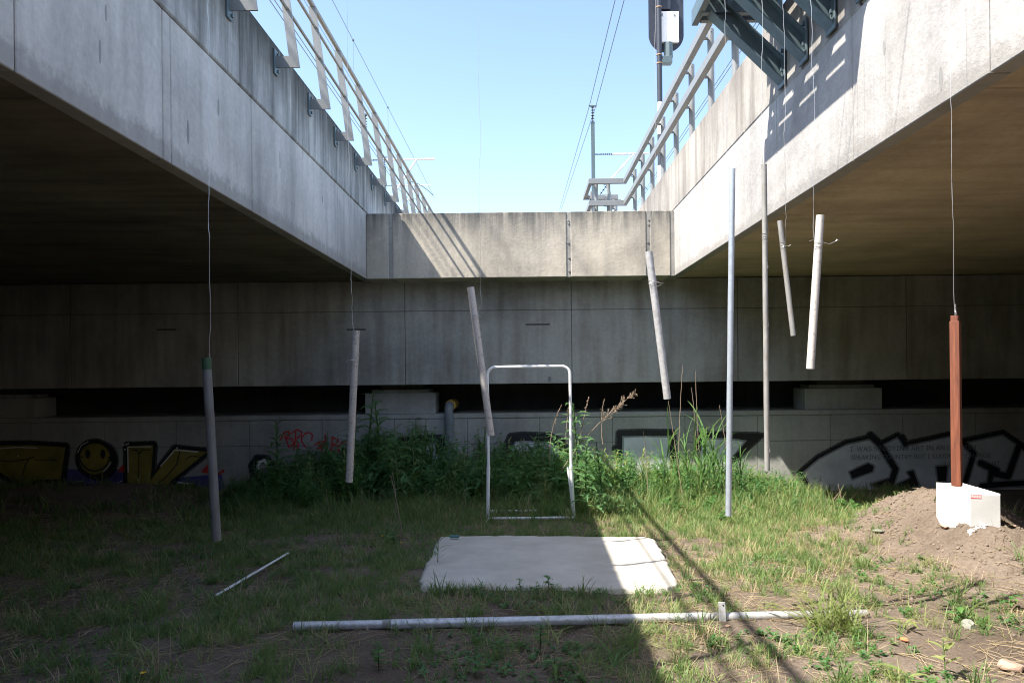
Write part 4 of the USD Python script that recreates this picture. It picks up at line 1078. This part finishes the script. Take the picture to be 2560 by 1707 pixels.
def merge(parts):
    V, F, o = [], [], 0
    for v, f in parts:
        V.append(v); F.append(np.asarray(f) + o); o += len(v)
    return trimesh.Trimesh(np.vstack(V), np.vstack(F), process=False)

def tuft(rng, n, L, w, spread, lean=(0.05, 0.8), droop=(0.2, 1.1)):
    ps = []
    for _ in range(n):
        az = rng.uniform(0, 2 * np.pi); rr = spread * math.sqrt(rng.uniform())
        a2 = rng.uniform(0, 2 * np.pi)
        ps.append(blade(L * rng.uniform(0.45, 1.1), w * rng.uniform(0.6, 1.2), rng.uniform(*lean), az, (rr * math.cos(a2), rr * math.sin(a2), -0.01), rng.uniform(*droop), 4, rng.uniform(-0.6, 0.6)))
    return merge(ps)

def leaf(L, W, az, el, base, droop=0.5, lobes=0, n=6, fold=0.25, point=1.0):
    """a leaf with a midrib; lobes > 0 gives a jagged edge"""
    m = n if lobes == 0 else 2 * lobes
    t = np.linspace(0, 1, m + 1)
    ang = el - droop * t
    seg = L / m
    pr = np.concatenate([[0], np.cumsum(np.cos(ang[:-1]) * seg)]); pz = np.concatenate([[0], np.cumsum(np.sin(ang[:-1]) * seg)])
    d = np.array([math.cos(az), math.sin(az), 0]); s = np.array([-math.sin(az), math.cos(az), 0]); up = np.array([0, 0, 1.0])
    prof = np.sin(np.pi * np.clip(t, 0, 1) ** 0.75) ** 0.8
    if lobes:
        prof = prof * np.where(np.arange(m + 1) % 2 == 1, 1.0, 0.32)
        shift = np.where(np.arange(m + 1) % 2 == 1, 0.03 * L, 0)
    else:
        shift = np.zeros(m + 1)
    prof[0] = 0.06; prof[-1] = 0
    C = np.array(base) + pr[:, None] * d + pz[:, None] * up
    A = C + (W / 2 * prof)[:, None] * (s + fold * up) + shift[:, None] * d
    B = C + (W / 2 * prof)[:, None] * (-s + fold * up) + shift[:, None] * d
    V = np.vstack([C, A, B]); k = m + 1; F = []
    for i in range(m):
        F += [[i, i + 1, k + i], [i + 1, k + i + 1, k + i], [i, 2 * k + i, i + 1], [i + 1, 2 * k + i, 2 * k + i + 1]]
    return V, np.array(F)

def instancer(name, protos, pts, idx, rots, scales, label, cat, tilt=None):
    path = numbered('/World', name)
    pi = UsdGeom.PointInstancer.Define(stage, path)
    targets = []
    for k, (m, mat) in enumerate(protos):
        pp = f'{path}/{name}_piece' + (f'_{k:03d}' if k else '')
        usdkit.mesh(stage, pp, m, mat)
        targets.append(pp)
    rel = pi.CreatePrototypesRel()
    for p in targets: rel.AddTarget(p)
    pi.CreateProtoIndicesAttr(Vt.IntArray.FromNumpy(np.asarray(idx, np.int32)))
    pi.CreatePositionsAttr(Vt.Vec3fArray.FromNumpy(np.asarray(pts, np.float32)))
    half = np.asarray(rots) / 2
    tl = np.zeros((len(pts), 2)) if tilt is None else np.asarray(tilt) / 2
    # yaw then small tilt about x
    q = [Gf.Quath(float(math.cos(h) * math.cos(a)), float(math.cos(h) * math.sin(a)), float(math.sin(h) * math.sin(a)), float(math.sin(h) * math.cos(a))) for h, a in zip(half, tl[:, 0])]
    pi.CreateOrientationsAttr(Vt.QuathArray(q))
    s = np.asarray(scales, np.float32); s = np.stack([s] * 3, -1) if s.ndim == 1 else s
    pi.CreateScalesAttr(Vt.Vec3fArray.FromNumpy(s))
    tag(pi.GetPrim(), label, cat, None, 'stuff')
    return pi

matpoly = outline.buffer(0.02)
def free(X, Y):
    k = ~shapely.contains_xy(matpoly, X, Y)
    return k, heap_d(X, Y)

def fb(X, Y, s, seed, o=3):
    return meshkit.fbm(np.stack([X * s, Y * s, 0 * X], -1), o, seed)

def scatter(n, xr, yr, dens, seed):
    r = np.random.default_rng(seed)
    X, Y = r.uniform(*xr, n), r.uniform(*yr, n)
    k = r.uniform(size=n) < dens(X, Y)
    return X[k], Y[k], r

def grass_density(X, Y):
    k, d = free(X, Y)
    patch = smoothstep(0.48, 0.59, fb(X, Y, 1.3, 41) * 0.5 + fb(X, Y, 5.0, 43) * 0.5)
    back = smoothstep(7.3, 9.4, Y) * smoothstep(4.4, 3.2, X) * smoothstep(-5.2, -3.2, X)
    mid = smoothstep(5.3, 7.5, Y) * smoothstep(3.4, 2.4, X) * smoothstep(-8, -5, X)
    right = smoothstep(1.6, 2.6, X) * smoothstep(6.2, 5.0, Y)
    left = smoothstep(-0.3, -2.0, X) * 0.25
    v = 0.03 + patch * 0.32 + mid * 0.14 * (0.15 + patch) + back * 0.55 * (0.3 + 0.7 * patch) + left * patch
    v = v * (1 - 0.25 * right)
    heap = np.exp(-(d / 1.15) ** 6)
    v = v * (1 - 0.97 * heap)
    v = v * (1 - 0.6 * smoothstep(3.6, 4.6, X) * smoothstep(5.6, 6.6, Y))
    v = v * np.where((X < -4.2) & (Y > 9.4), 0.10, 1.0)
    v = v * np.where((np.abs(X - 0.3) < 0.75) & (Y > 8.9) & (Y < 9.75), 0.25, 1.0)
    return v * k

rng = np.random.default_rng(5)
tufts = [(tuft(rng, 16, 0.10, 0.0045, 0.035), GRASS_A), (tuft(rng, 14, 0.12, 0.0055, 0.04, (0.1, 1.0)), GRASS_A), (tuft(rng, 18, 0.065, 0.004, 0.05, (0.3, 1.2)), GRASS_B), (tuft(rng, 12, 0.10, 0.005, 0.04, (0.1, 0.9)), GRASS_B),
         (tuft(rng, 12, 0.11, 0.0038, 0.05, (0.5, 1.35), (0.0, 0.5)), STRAW)]
X, Y, r = scatter(120000, (-8.5, 6.5), (3.2, 12.5), grass_density, 71)
idx = r.choice(5, len(X), p=[0.24, 0.17, 0.22, 0.17, 0.20])
sc = r.uniform(0.7, 1.5, len(X)) * (0.95 + 1.1 * smoothstep(8.6, 10.4, Y))
instancer('grass', tufts, np.stack([X, Y, ground(X, Y)], -1), idx, r.uniform(0, 6.28, len(X)), sc, 'short patchy grass growing over the bare soil', 'grass')

# coarser tufts and long stray blades that break up the short grass
coarse = [(tuft(rng, 18, 0.24, 0.008, 0.05, (0.1, 1.0), (0.3, 1.5)), GRASS_A), (tuft(rng, 14, 0.28, 0.009, 0.05, (0.2, 1.1), (0.4, 1.6)), GRASS_B), (tuft(rng, 7, 0.30, 0.004, 0.06, (0.4, 1.3), (0.1, 0.6)), STRAW),
          (tuft(rng, 9, 0.22, 0.012, 0.03, (0.4, 1.2), (0.5, 1.5)), REED)]
def coarse_density(X, Y):
    k, d = free(X, Y)
    return k * (0.15 + 0.85 * smoothstep(0.45, 0.62, fb(X, Y, 2.2, 65))) * (1 - np.exp(-(d / 1.2) ** 6)) * np.where((X < -4.2) & (Y > 9.4), 0.1, 1.0) * np.where((np.abs(X - 0.3) < 0.75) & (Y > 8.9) & (Y < 9.75), 0.1, 1.0)
X, Y, r = scatter(2300, (-7.5, 5.5), (3.5, 10.6), coarse_density, 79)
instancer('coarse_grass', coarse, np.stack([X, Y, ground(X, Y)], -1), r.choice(4, len(X), p=[0.4, 0.25, 0.2, 0.15]), r.uniform(0, 6.28, len(X)), r.uniform(0.4, 1.0, len(X)), 'coarse scattered tufts and stray blades among the short grass', 'grass')

# taller grass in the back strip
def back_density(X, Y):
    w = smoothstep(-4.6, -3.2, X) * smoothstep(4.6, 3.4, X)
    return w * smoothstep(9.3, 10.6, Y + 0.5 * (fb(X, Y, 0.9, 51) - 0.5)) * (0.35 + 0.65 * fb(X, Y, 1.5, 52))
tall = [(tuft(rng, 16, 0.34, 0.009, 0.06, (0.05, 0.6), (0.3, 1.3)), GRASS_A), (tuft(rng, 14, 0.42, 0.008, 0.07, (0.05, 0.5), (0.3, 1.2)), GRASS_B), (tuft(rng, 8, 0.40, 0.004, 0.06, (0.05, 0.5), (0.1, 0.6)), STRAW)]
X, Y, r = scatter(7000, (-4.8, 4.8), (9.2, 12.45), back_density, 72)
instancer('tall_grass', tall, np.stack([X, Y, ground(X, Y)], -1), r.choice(3, len(X), p=[0.55, 0.36, 0.09]), r.uniform(0, 6.28, len(X)), r.uniform(0.6, 1.15, len(X)), 'taller grass filling the strip in front of the wall', 'grass')

# low leafy weeds
def sprig(rng, h, nl, L, W, lobes=0):
    ps = []
    for k in range(nl):
        f = (k + 1) / nl
        ps.append(leaf(L * rng.uniform(0.7, 1.1) * (1.1 - 0.5 * f), W * rng.uniform(0.8, 1.1) * (1.1 - 0.5 * f), rng.uniform(0, 6.28), rng.uniform(0.1, 0.8), (rng.normal(0, 0.006), rng.normal(0, 0.006), h * f), rng.uniform(0.3, 1.2), lobes, 4))
    return merge(ps)
weeds = [(sprig(rng, 0.05, 9, 0.07, 0.028, 0), WEED), (sprig(rng, 0.09, 11, 0.06, 0.024, 3), WEED), (sprig(rng, 0.04, 8, 0.05, 0.032, 0), THIS)]
def weed_density(X, Y):
    k, d = free(X, Y)
    return k * smoothstep(0.50, 0.66, fb(X, Y, 1.6, 61)) * 0.5 * (1 - np.exp(-(d / 1.4) ** 6)) * np.where((X < -3.4) & (Y > 9.6), 0.1, 1)
X, Y, r = scatter(26000, (-7, 6), (3.3, 11), weed_density, 73)
instancer('ground_cover', weeds, np.stack([X, Y, ground(X, Y)], -1), r.choice(3, len(X)), r.uniform(0, 6.28, len(X)), r.uniform(0.35, 0.9, len(X)), 'small broad-leaved weeds spread between the grass', 'weeds')

# nettle and thistle thicket in front of the wall
def tallweed(rng, h, nl, L, W, lobes):
    ps = []
    for s in range(2):
        ox, oy = rng.normal(0, 0.03, 2); lx, ly = rng.normal(0, 0.07, 2); hh = h * rng.uniform(0.7, 1.0)
        tb = tube([(ox, oy, -0.03), (ox + lx * .5, oy + ly * .5, hh * 0.5), (ox + lx, oy + ly, hh)], [0.006, 0.004, 0.002], 4, False)
        ps.append((tb.vertices, tb.faces))
        for k in range(nl):
            f = 0.12 + 0.88 * (k + rng.uniform()) / nl
            ps.append(leaf(L * rng.uniform(0.6, 1.1) * (1.15 - 0.55 * f), W * rng.uniform(0.7, 1.1) * (1.15 - 0.55 * f), rng.uniform(0, 6.28), rng.uniform(-0.1, 0.9), (ox + lx * f, oy + ly * f, hh * f), rng.uniform(0.4, 1.4), lobes, 5))
    return merge(ps)
thick = [(tallweed(rng, 0.62, 20, 0.15, 0.055, 4), WEED), (tallweed(rng, 0.5, 18, 0.13, 0.06, 0), WEED), (tallweed(rng, 0.7, 20, 0.17, 0.06, 5), THIS), (tallweed(rng, 0.42, 20, 0.10, 0.045, 0), WEED), (tallweed(rng, 0.5, 16, 0.24, 0.085, 5), THIS), (tallweed(rng, 0.55, 14, 0.20, 0.022, 0), GRASS_B)]
def thick_density(X, Y):
    edge = smoothstep(9.9, 10.8, Y + 0.8 * (fb(X, Y, 1.0, 81) - 0.5))
    w = smoothstep(-4.9, -4.2, X) * smoothstep(4.6, 3.9, X)
    hgt = 0.7 + 0.3 * smoothstep(2.2, 0.6, X)
    return edge * w * hgt
X, Y, r = scatter(2400, (-5.0, 4.7), (9.8, 12.4), thick_density, 74)
hs = 1.15 * (0.82 + 0.25 * smoothstep(1.8, 0.2, X) - 0.3 * smoothstep(3.0, 4.2, X) + 0.35 * np.exp(-((X + 2.2) / 0.9) ** 2)) * r.uniform(0.45, 1.25, len(X)) * (0.65 + 0.45 * smoothstep(9.9, 11.5, Y)) * (0.5 + 0.5 * smoothstep(-4.6, -3.2, X))
instancer('thicket', thick, np.stack([X, Y, ground(X, Y)], -1), r.choice(6, len(X), p=[.2, .17, .2, .15, .18, .10]), r.uniform(0, 6.28, len(X)), hs, 'dense green thicket of nettles and weeds along the wall', 'weeds')

# soil clods, straw litter
clods = []
for k in range(4):
    m = trimesh.creation.icosphere(1, 0.012); m.vertices *= (0.75 + 0.5 * meshkit.noise(m.vertices * 90 + k * 7.3))[:, None]; clods.append((m, CLOD))
m = trimesh.creation.icosphere(1, 0.008); clods.append((m, PINKST))
def clod_density(X, Y):
    k, d = free(X, Y)
    return k * (0.10 + 0.9 * np.exp(-(d / 1.35) ** 6)) * np.clip(0.2 + fb(X, Y, 3.0, 91), 0, 1)
X, Y, r = scatter(17000, (-6, 6.3), (3.3, 10.5), clod_density, 75)
X2, Y2, r2 = scatter(5000, (2.2, 5.6), (5.2, 8.8), clod_density, 76)
X, Y = np.r_[X, X2], np.r_[Y, Y2]
instancer('soil_crumbs', clods, np.stack([X, Y, ground(X, Y) + 0.002], -1), r.choice(5, len(X), p=[.24, .24, .24, .24, .04]), r.uniform(0, 6.28, len(X)), 0.7 * r.uniform(0.3, 1.5, len(X)) ** 1.5, 'loose crumbs of soil and grit on the bare ground', 'soil')
straws = []
for k in range(4):
    L = (0.10, 0.16, 0.24, 0.07)[k]
    straws.append((tube([(-L / 2, 0, 0), (0, 0.08 * L, 0.006), (L / 2, -0.02 * L, 0.002)], 0.0016, 4), STRAW))
def straw_density(X, Y):
    k, d = free(X, Y)
    return k * (0.25 + 0.75 * smoothstep(0.45, 0.6, fb(X, Y, 1.3, 95))) * (1 - 0.8 * np.exp(-(d / 1.2) ** 6))
X, Y, r = scatter(24000, (-7, 6), (3.2, 10.5), straw_density, 77)
instancer('straw_litter', straws, np.stack([X, Y, ground(X, Y) + 0.006], -1), r.choice(4, len(X)), r.uniform(0, 6.28, len(X)), r.uniform(0.5, 1.3, len(X)), 'dry straw scattered over the soil', 'straw', tilt=np.c_[r.normal(0, 0.15, len(X)), np.zeros(len(X))])

# thistles: individual plants
def make_thistle(label, seed, nl=24, h=1.0, L=0.30, W=0.115):
    r = np.random.default_rng(seed)
    t = thing('thistle', label, 'thistle')
    lx, ly = r.normal(0, 0.05, 2)
    obj('stem', tube([(0, 0, -0.05), (lx * 0.4, ly * 0.4, h * 0.5), (lx, ly, h)], [0.013, 0.010, 0.006], 7), STEM, t, smooth=True)
    for k in range(nl):
        f = 0.15 + 0.85 * (k + 0.5) / nl
        az = k * 2.4 + r.uniform(-0.4, 0.4)
        size = (1.05 - 0.55 * f) * r.uniform(0.8, 1.15)
        v, fa = leaf(L * size, W * size, az, r.uniform(0.2, 0.7) + 0.35 * f, (lx * f, ly * f, h * f), r.uniform(0.9, 1.7), 6, fold=r.uniform(0.2, 0.6))
        obj('leaf', trimesh.Trimesh(v, fa, process=False), THIS, t)
    return t
TH = []   # (x, ytop, ybase, label, proto)
spots = [(640, 968, 1160, 'tall thistle at the left end of the thicket beside the red lettering'), (838, 903, 1150, 'tallest thistle of the thicket, just right of the pale spotted pipe'),
         (886, 930, 1158, 'thistle with a tufted top standing before the left bearing plinth'), (947, 985, 1160, 'thistle left of the grey drain pipe'),
         (1106, 980, 1170, 'thistle behind the lower end of the hanging pipe at the white frame'), (1332, 936, 1178, 'big sunlit thistle behind the right leg of the white frame'),
         (1275, 1000, 1172, 'thistle inside the white frame at its right'), (1385, 1015, 1172, 'lower thistle right of the big sunlit thistle'),
         (700, 1045, 1165, 'thistle below the red lettering'), (765, 1050, 1168, 'dark thistle just left of the pale spotted pipe'), (1160, 1035, 1172, 'thistle inside the white frame at its left'),
         (1010, 1050, 1168, 'thistle at the foot of the drain pipe'), (590, 1060, 1150, 'low thistle beside the small black and white loop'), (1440, 1050, 1170, 'thistle in front of the third silver letter'),
         (1345, 1015, 1192, 'thistle at the foot of the big sunlit thistle'), (905, 1010, 1172, 'stout thistle under the tufted one')]
protos = [make_thistle(spots[k][3], 200 + k, nl=(26, 24, 28)[k], L=(0.30, 0.27, 0.33)[k]) for k in range(3)]
def place(prim, loc, rz, s):
    ops = UsdGeom.Xformable(prim).GetOrderedXformOps()
    ops[0].Set(Gf.Vec3d(*map(float, loc)))
    x = UsdGeom.Xformable(prim)
    x.AddRotateZOp().Set(float(rz)); x.AddScaleOp().Set(Gf.Vec3f(s, s, s))
rs = np.random.default_rng(17)
for k, (xd, yt, yb, lab) in enumerate(spots):
    p = G(xd, yb); top = U(xd, yt, p[1])[2]
    s = float(top - p[2])
    if k < 3: place(protos[k], p, rs.uniform(0, 360), s)
    else: dup(protos[k % 3 if k != 5 else 2], 'thistle', lab, p, rs.uniform(0, 360), (s * (1.0 if k != 5 else 1.0), s * 1.0, s))

# reeds and dry stalks
def make_reed(label, seed, h=1.0, nl=9):
    r = np.random.default_rng(seed)
    t = thing('reed', label, 'reed')
    lx, ly = r.normal(0, 0.08, 2)
    obj('stem', tube([(0, 0, -0.05), (lx * .5, ly * .5, h * .45), (lx, ly, h * 0.85)], [0.006, 0.005, 0.002], 6), STEM, t, smooth=True)
    for k in range(nl):
        f = 0.1 + 0.75 * (k + 0.5) / nl
        v, fa = blade(r.uniform(0.4, 0.62), r.uniform(0.018, 0.028), r.uniform(0.15, 0.6), r.uniform(0, 6.28), (lx * f, ly * f, h * f * 0.85), r.uniform(0.5, 1.7), 7, r.uniform(-0.5, 0.5))
        obj('leaf', trimesh.Trimesh(v, fa, process=False), REED, t)
    return t
rspots = [(1560, 1020, 1165, 'green reed in front of the gap between the third and fourth silver letters'), (1592, 985, 1165, 'green reed with arching leaves left of the bright galvanised pipe'), (1640, 955, 1165, 'tallest green reed close to the bright galvanised pipe'),
          (1515, 960, 1165, 'reed bending left over the third silver letter'), (1612, 930, 1160, 'slender reed behind the tallest dry stalks'), (1660, 1000, 1168, 'reed touching the left side of the bright galvanised pipe'), (1705, 1010, 1160, 'reed just right of the bright galvanised pipe'),
          (1480, 1030, 1170, 'dark green reed clump plant beside the lower thistle'), (1500, 1050, 1172, 'dark green short reed below the third silver letter'), (520, 1090, 1160, 'reed in shade behind the leaning old pipe'), (985, 960, 1150, 'single reed before the drain pipe'), (1575, 960, 1162, 'broad reed behind the green reed of the third silver letter'), (1625, 1030, 1172, 'low bright reed in the middle of the reed bed'), (1540, 1040, 1172, 'low reed at the left end of the reed bed'), (1650, 1060, 1175, 'lowest reed before the bright galvanised pipe'), (1605, 1000, 1168, 'leafy reed at the middle of the reed bed')]
rp = [make_reed(rspots[k][3], 300 + k, nl=(15, 13)[k]) for k in range(2)]
for k, (xd, yt, yb, lab) in enumerate(rspots):
    p = G(xd, yb); s = float(U(xd, yt, p[1])[2] - p[2]) * 0.95
    if k < 2: place(rp[k], p, rs.uniform(0, 360), s)
    else: dup(rp[k % 2], 'reed', lab, p, rs.uniform(0, 360), s)
dry = [(((1535, 920), (1548, 1000), (1572, 1170)), 'dry stalk hanging under the end of the shiny grey pipe'), (((1568, 838), (1560, 950), (1556, 1160)), 'tallest dry stalk, in front of the girder'), (((1598, 852), (1598, 960), (1616, 1160)), 'second tall dry stalk beside the tallest one'),
       (((1588, 890), (1598, 950), (1606, 1150)), 'dry stalk crossing behind the second tall stalk'), (((1652, 930), (1668, 1010), (1682, 1160)), 'dry stalk leaning behind the bright galvanised pipe'), (((1478, 990), (1486, 1060), (1490, 1170)), 'short dry stalk left of the third silver letter'),
       (((900, 1080), (915, 1140), (905, 1200)), 'curved dry stalk in the shade left of the frame'), (((925, 1235), (912, 1150), (897, 1090)), 'second curved dry stalk in the shade left of the frame'), (((1830, 1090), (1800, 1120), (1770, 1145)), 'dead stem arching over the bush right of the old pipe'),
       (((1935, 1115), (1925, 1140), (1895, 1165)), 'dead twig beside the soil heap'), (((1990, 1120), (1960, 1130), (1945, 1165)), 'dead twig nearest the left foot of the soil heap'), (((1945, 1180), (1930, 1140), (1925, 1110)), 'upright dead twig in the sunlit grass'), (((1545, 1570), (1505, 1575), (1400, 1500)), None)]
for pts, lab in dry:
    if lab is None: continue
    base = max(pts, key=lambda q: q[1]); p = G(*base); Yd = p[1]
    P = [U(x, y, Yd) for x, y in sorted(pts, key=lambda q: -q[1])]
    obj('dry_stalk', tube(bezier(P[0], P[1], P[2], 8), np.linspace(0.0065, 0.003, 8), 6), TWIG, smooth=True, label=lab, cat='stalk')
# feathery dead seed heads round the big thistle
def plume(name, pts, Yd, label, rad, n, seed, spread):
    r = np.random.default_rng(seed)
    t = thing(name, label, 'seed head')
    P = bezier(*[U(x, y, Yd) for x, y in pts], 12)
    obj('stem', tube(P, np.linspace(0.007, 0.002, 12), 5), TWIG, t, smooth=True)
    ms = []
    for k in range(n):
        f = r.uniform(0.55, 1.0); c = P[0] * 0
        i = f * 11; i0 = min(int(i), 10); c = P[i0] * (1 - (i - i0)) + P[i0 + 1] * (i - i0)
        ax = P[i0 + 1] - P[i0]; ax /= np.linalg.norm(ax)
        d = ax + r.normal(0, 0.5, 3); d /= np.linalg.norm(d)
        L = spread * r.uniform(0.5, 1.0) * (1.25 - f)
        ms.append(tube([c, c + d * L], 0.0018, 3))
        for q in range(4):
            e = c + d * L * r.uniform(0.4, 1.0); m = trimesh.creation.icosphere(0, rad * r.uniform(0.5, 1.1)); m.apply_scale((1, 1, 1.6)); m.apply_translation(e); ms.append(m)
    obj('seeds', ms, TWIG, t, kind='stuff')
YP = 10.3
plume('seed_plume', ((1290, 1080), (1360, 970), (1460, 902)), YP, 'large feathery dead plume leaning right over the dark gap', 0.006, 60, 1, 0.30)
plume('seed_plume', ((1262, 1060), (1262, 980), (1290, 930)), YP, 'small dead plume left of the right frame leg', 0.005, 16, 2, 0.10)
plume('seed_plume', ((1300, 1020), (1300, 960), (1312, 915)), YP, 'short dead plume just right of the frame leg', 0.005, 16, 3, 0.09)
plume('seed_plume', ((1330, 1020), (1340, 960), (1352, 912)), YP, 'dead plume rising from the big sunlit thistle', 0.005, 14, 4, 0.09)
plume('seed_plume', ((1385, 1020), (1376, 960), (1388, 918)), YP, 'dead plume below the large leaning plume', 0.005, 14, 5, 0.09)

# low bush right of the old pipe, and separate small plants
def bush(xd, yd, w, h, n, label, seed, mat=WEED, cat='bush', lobes=0, L=0.09, W=0.045):
    r = np.random.default_rng(seed); p = G(xd, yd)
    t = thing('leafy_plant' if cat == 'plant' else 'leafy_bush', label, cat, p)
    st, lv = [], []
    for k in range(n):
        x, y = r.normal(0, w / 2.6), r.normal(0, w / 3.5); hh = h * r.uniform(0.55, 1.0) * max(0.3, 1 - (x / w) ** 2 * 1.8)
        st.append(tube([(x * .5, y * .5, -0.03), (x * .85, y * .85, hh * .6), (x, y, hh)], [0.005, 0.004, 0.002], 4, False))
        for q in range(9):
            f = r.uniform(0.25, 1.0); lv.append(leaf(L * r.uniform(0.6, 1.2), W * r.uniform(0.7, 1.1), r.uniform(0, 6.28), r.uniform(-0.1, 0.9), (x * (.5 + .5 * f), y * (.5 + .5 * f), hh * f), r.uniform(0.3, 1.2), lobes, 4))
    obj('stem', st, STEM, t); obj('foliage', merge(lv), mat, t)
bush(1780, 1150, 0.95, 0.36, 34, 'low leafy bush under the lower end of the old peeling pipe', 1, WEED, lobes=3, L=0.11, W=0.05)
bush(1925, 1180, 0.7, 0.2, 18, 'small leafy bush at the left foot of the soil heap', 2, WEED, L=0.10)
bush(1600, 1185, 1.2, 0.30, 30, 'sunlit leafy bush below the reeds', 4, WEED, L=0.085)
bush(1420, 1185, 0.7, 0.34, 18, 'leafy bush right of the big sunlit thistle', 5, THIS, lobes=3, L=0.12)

def seedling(xd, yd, h, nl, L, W, label, seed, mat=WEED, el=(0.1, 0.8)):
    r = np.random.default_rng(seed); p = G(xd, yd)
    t = thing('leafy_plant', label, 'plant', p)
    lx, ly = r.normal(0, 0.08 * h, 2)
    obj('stem', tube([(0, 0, -0.02), (lx * .5, ly * .5, h * .5), (lx, ly, h)], [0.004, 0.003, 0.002], 6), STEM, t, smooth=True)
    for k in range(nl):
        f = 0.3 + 0.7 * (k + .5) / nl
        v, fa = leaf(L * r.uniform(0.75, 1.1), W * r.uniform(0.8, 1.1), k * 2.2 + r.uniform(-.4, .4), r.uniform(*el), (lx * f, ly * f, h * f), r.uniform(0.5, 1.4), 0, 6)
        obj('leaf', trimesh.Trimesh(v, fa, process=False), mat, t)
seedling(2172, 1560, 0.20, 7, 0.10, 0.030, 'upright plant with lance-shaped leaves at the lower right', 11, GRASS_B)
seedling(2085, 1570, 0.04, 5, 0.20, 0.03, 'low spreading plant with long leaves at the lower right edge', 12, GRASS_B, (0.0, 0.4))
seedling(2190, 1425, 0.10, 6, 0.10, 0.045, 'wilted leafy plant beside the grey flat stone', 13, WEED)
seedling(1240, 1500, 0.17, 8, 0.055, 0.04, 'seedling with heart-shaped leaves below the ground pipe', 14)
seedling(1262, 1357, 0.12, 6, 0.05, 0.042, 'seedling with round leaves at the front edge of the mat', 15)
seedling(1195, 1357, 0.09, 5, 0.045, 0.035, 'small seedling left of the round-leaved one at the mat', 16)
seedling(1090, 1555, 0.10, 7, 0.06, 0.04, 'shaded broad-leaved plant at the bottom left of the ground pipe', 17)
seedling(1275, 1548, 0.08, 9, 0.10, 0.03, 'tangled plant with narrow leaves at the bottom centre', 18, GRASS_A)
seedling(870, 1540, 0.10, 8, 0.06, 0.035, 'dark leafy plant left of the bottom centre', 19)
seedling(905, 1255, 0.14, 8, 0.08, 0.055, 'broad-leaved plant in shade left of the mat', 20)
seedling(1005, 1300, 0.22, 7, 0.19, 0.014, 'narrow-leaved reed shoot hanging over the left side of the mat', 21, REED, (0.3, 1.0))
seedling(2080, 1445, 0.05, 6, 0.17, 0.022, 'spreading long-leaved plant right of the grass clump', 22, GRASS_B, (0.1, 0.6))
seedling(2320, 1400, 0.09, 9, 0.08, 0.035, 'bright leafy plant at the right edge', 23, WEED)
seedling(500, 1440, 0.10, 8, 0.07, 0.035, 'leafy plant below the white rod', 24, WEED)

def clump(xd, yd, n, L, w, label, seed, lean=(0.05, 0.7), droop=(0.3, 1.3), mat=GRASS_B, spread=0.06):
    r = np.random.default_rng(seed); p = G(xd, yd)
    m = tuft(r, n, L, w, spread, lean, droop); m.apply_translation(p)
    obj('grass_clump', m, mat, label=label, cat='grass clump')
clump(1915, 1446, 150, 0.40, 0.012, 'tall bright grass clump growing over the right end of the ground pipe', 31, (0.1, 1.0), (0.3, 1.4), GRASS_B, 0.16)
clump(1915, 1245, 46, 0.24, 0.006, 'upright grass clump in the sun left of the soil slope', 32, (0.0, 0.6), (0.1, 0.7))
clump(2005, 1250, 30, 0.20, 0.006, 'smaller upright grass clump right of the taller one', 33, (0.0, 0.6), (0.1, 0.7))
clump(1560, 1520, 50, 0.16, 0.005, 'sunlit grass clump by the shadow edge in the foreground', 34)
clump(1245, 1470, 40, 0.12, 0.004, 'yellowish grass clump in front of the middle of the ground pipe', 35)
clump(1560, 1425, 24, 0.15, 0.005, 'thin grass clump before the sunlit part of the ground pipe', 36, (0.0, 0.6), (0.1, 0.7), GRASS_A)
clump(1130, 1520, 40, 0.18, 0.006, 'dark shaded grass clump at the bottom centre', 37, mat=GRASS_A)
clump(970, 1500, 40, 0.17, 0.006, 'dark grass clump left of the bottom centre', 38, mat=GRASS_A)
clump(2135, 1300, 40, 0.16, 0.005, 'grass clump in sun below the soil slope', 39)
clump(2140, 1440, 36, 0.14, 0.005, 'grass clump between the pipe end and the grey stone', 40)
clump(990, 1290, 34, 0.20, 0.008, 'grass clump along the left side of the mat', 41, (0.1, 0.9), (0.3, 1.4), GRASS_A)
clump(590, 1180, 30, 0.30, 0.012, 'grass clump in deep shade right of the leaning pipe', 42, mat=GRASS_A)
clump(1080, 1365, 30, 0.12, 0.004, 'grass clump at the front left edge of the mat', 43, mat=GRASS_A)
clump(1490, 1370, 34, 0.12, 0.005, 'grass clump at the front right edge of the mat', 44)
# yellow flowers
for xd, yd, lab in ((877, 1232, 'yellow flower low in the shaded grass'), (921, 1248, 'second yellow flower in the shaded grass'), (1238, 1193, None), (327, 1562, 'yellow flower at the bottom left edge')):
    if lab is None: continue
    p = G(xd, yd + 12); r = np.random.default_rng(xd)
    t = thing('yellow_flower', lab, 'flower', p)
    obj('stem', tube([(0, 0, -0.02), (0.005, 0, 0.06)], 0.0015, 5), STEM, t)
    obj('petals', merge([leaf(0.02, 0.014, a_, 0.5, (0.005, 0, 0.06), 0.3, 0, 3) for a_ in np.linspace(0, 5.2, 6)]), PETAL, t)
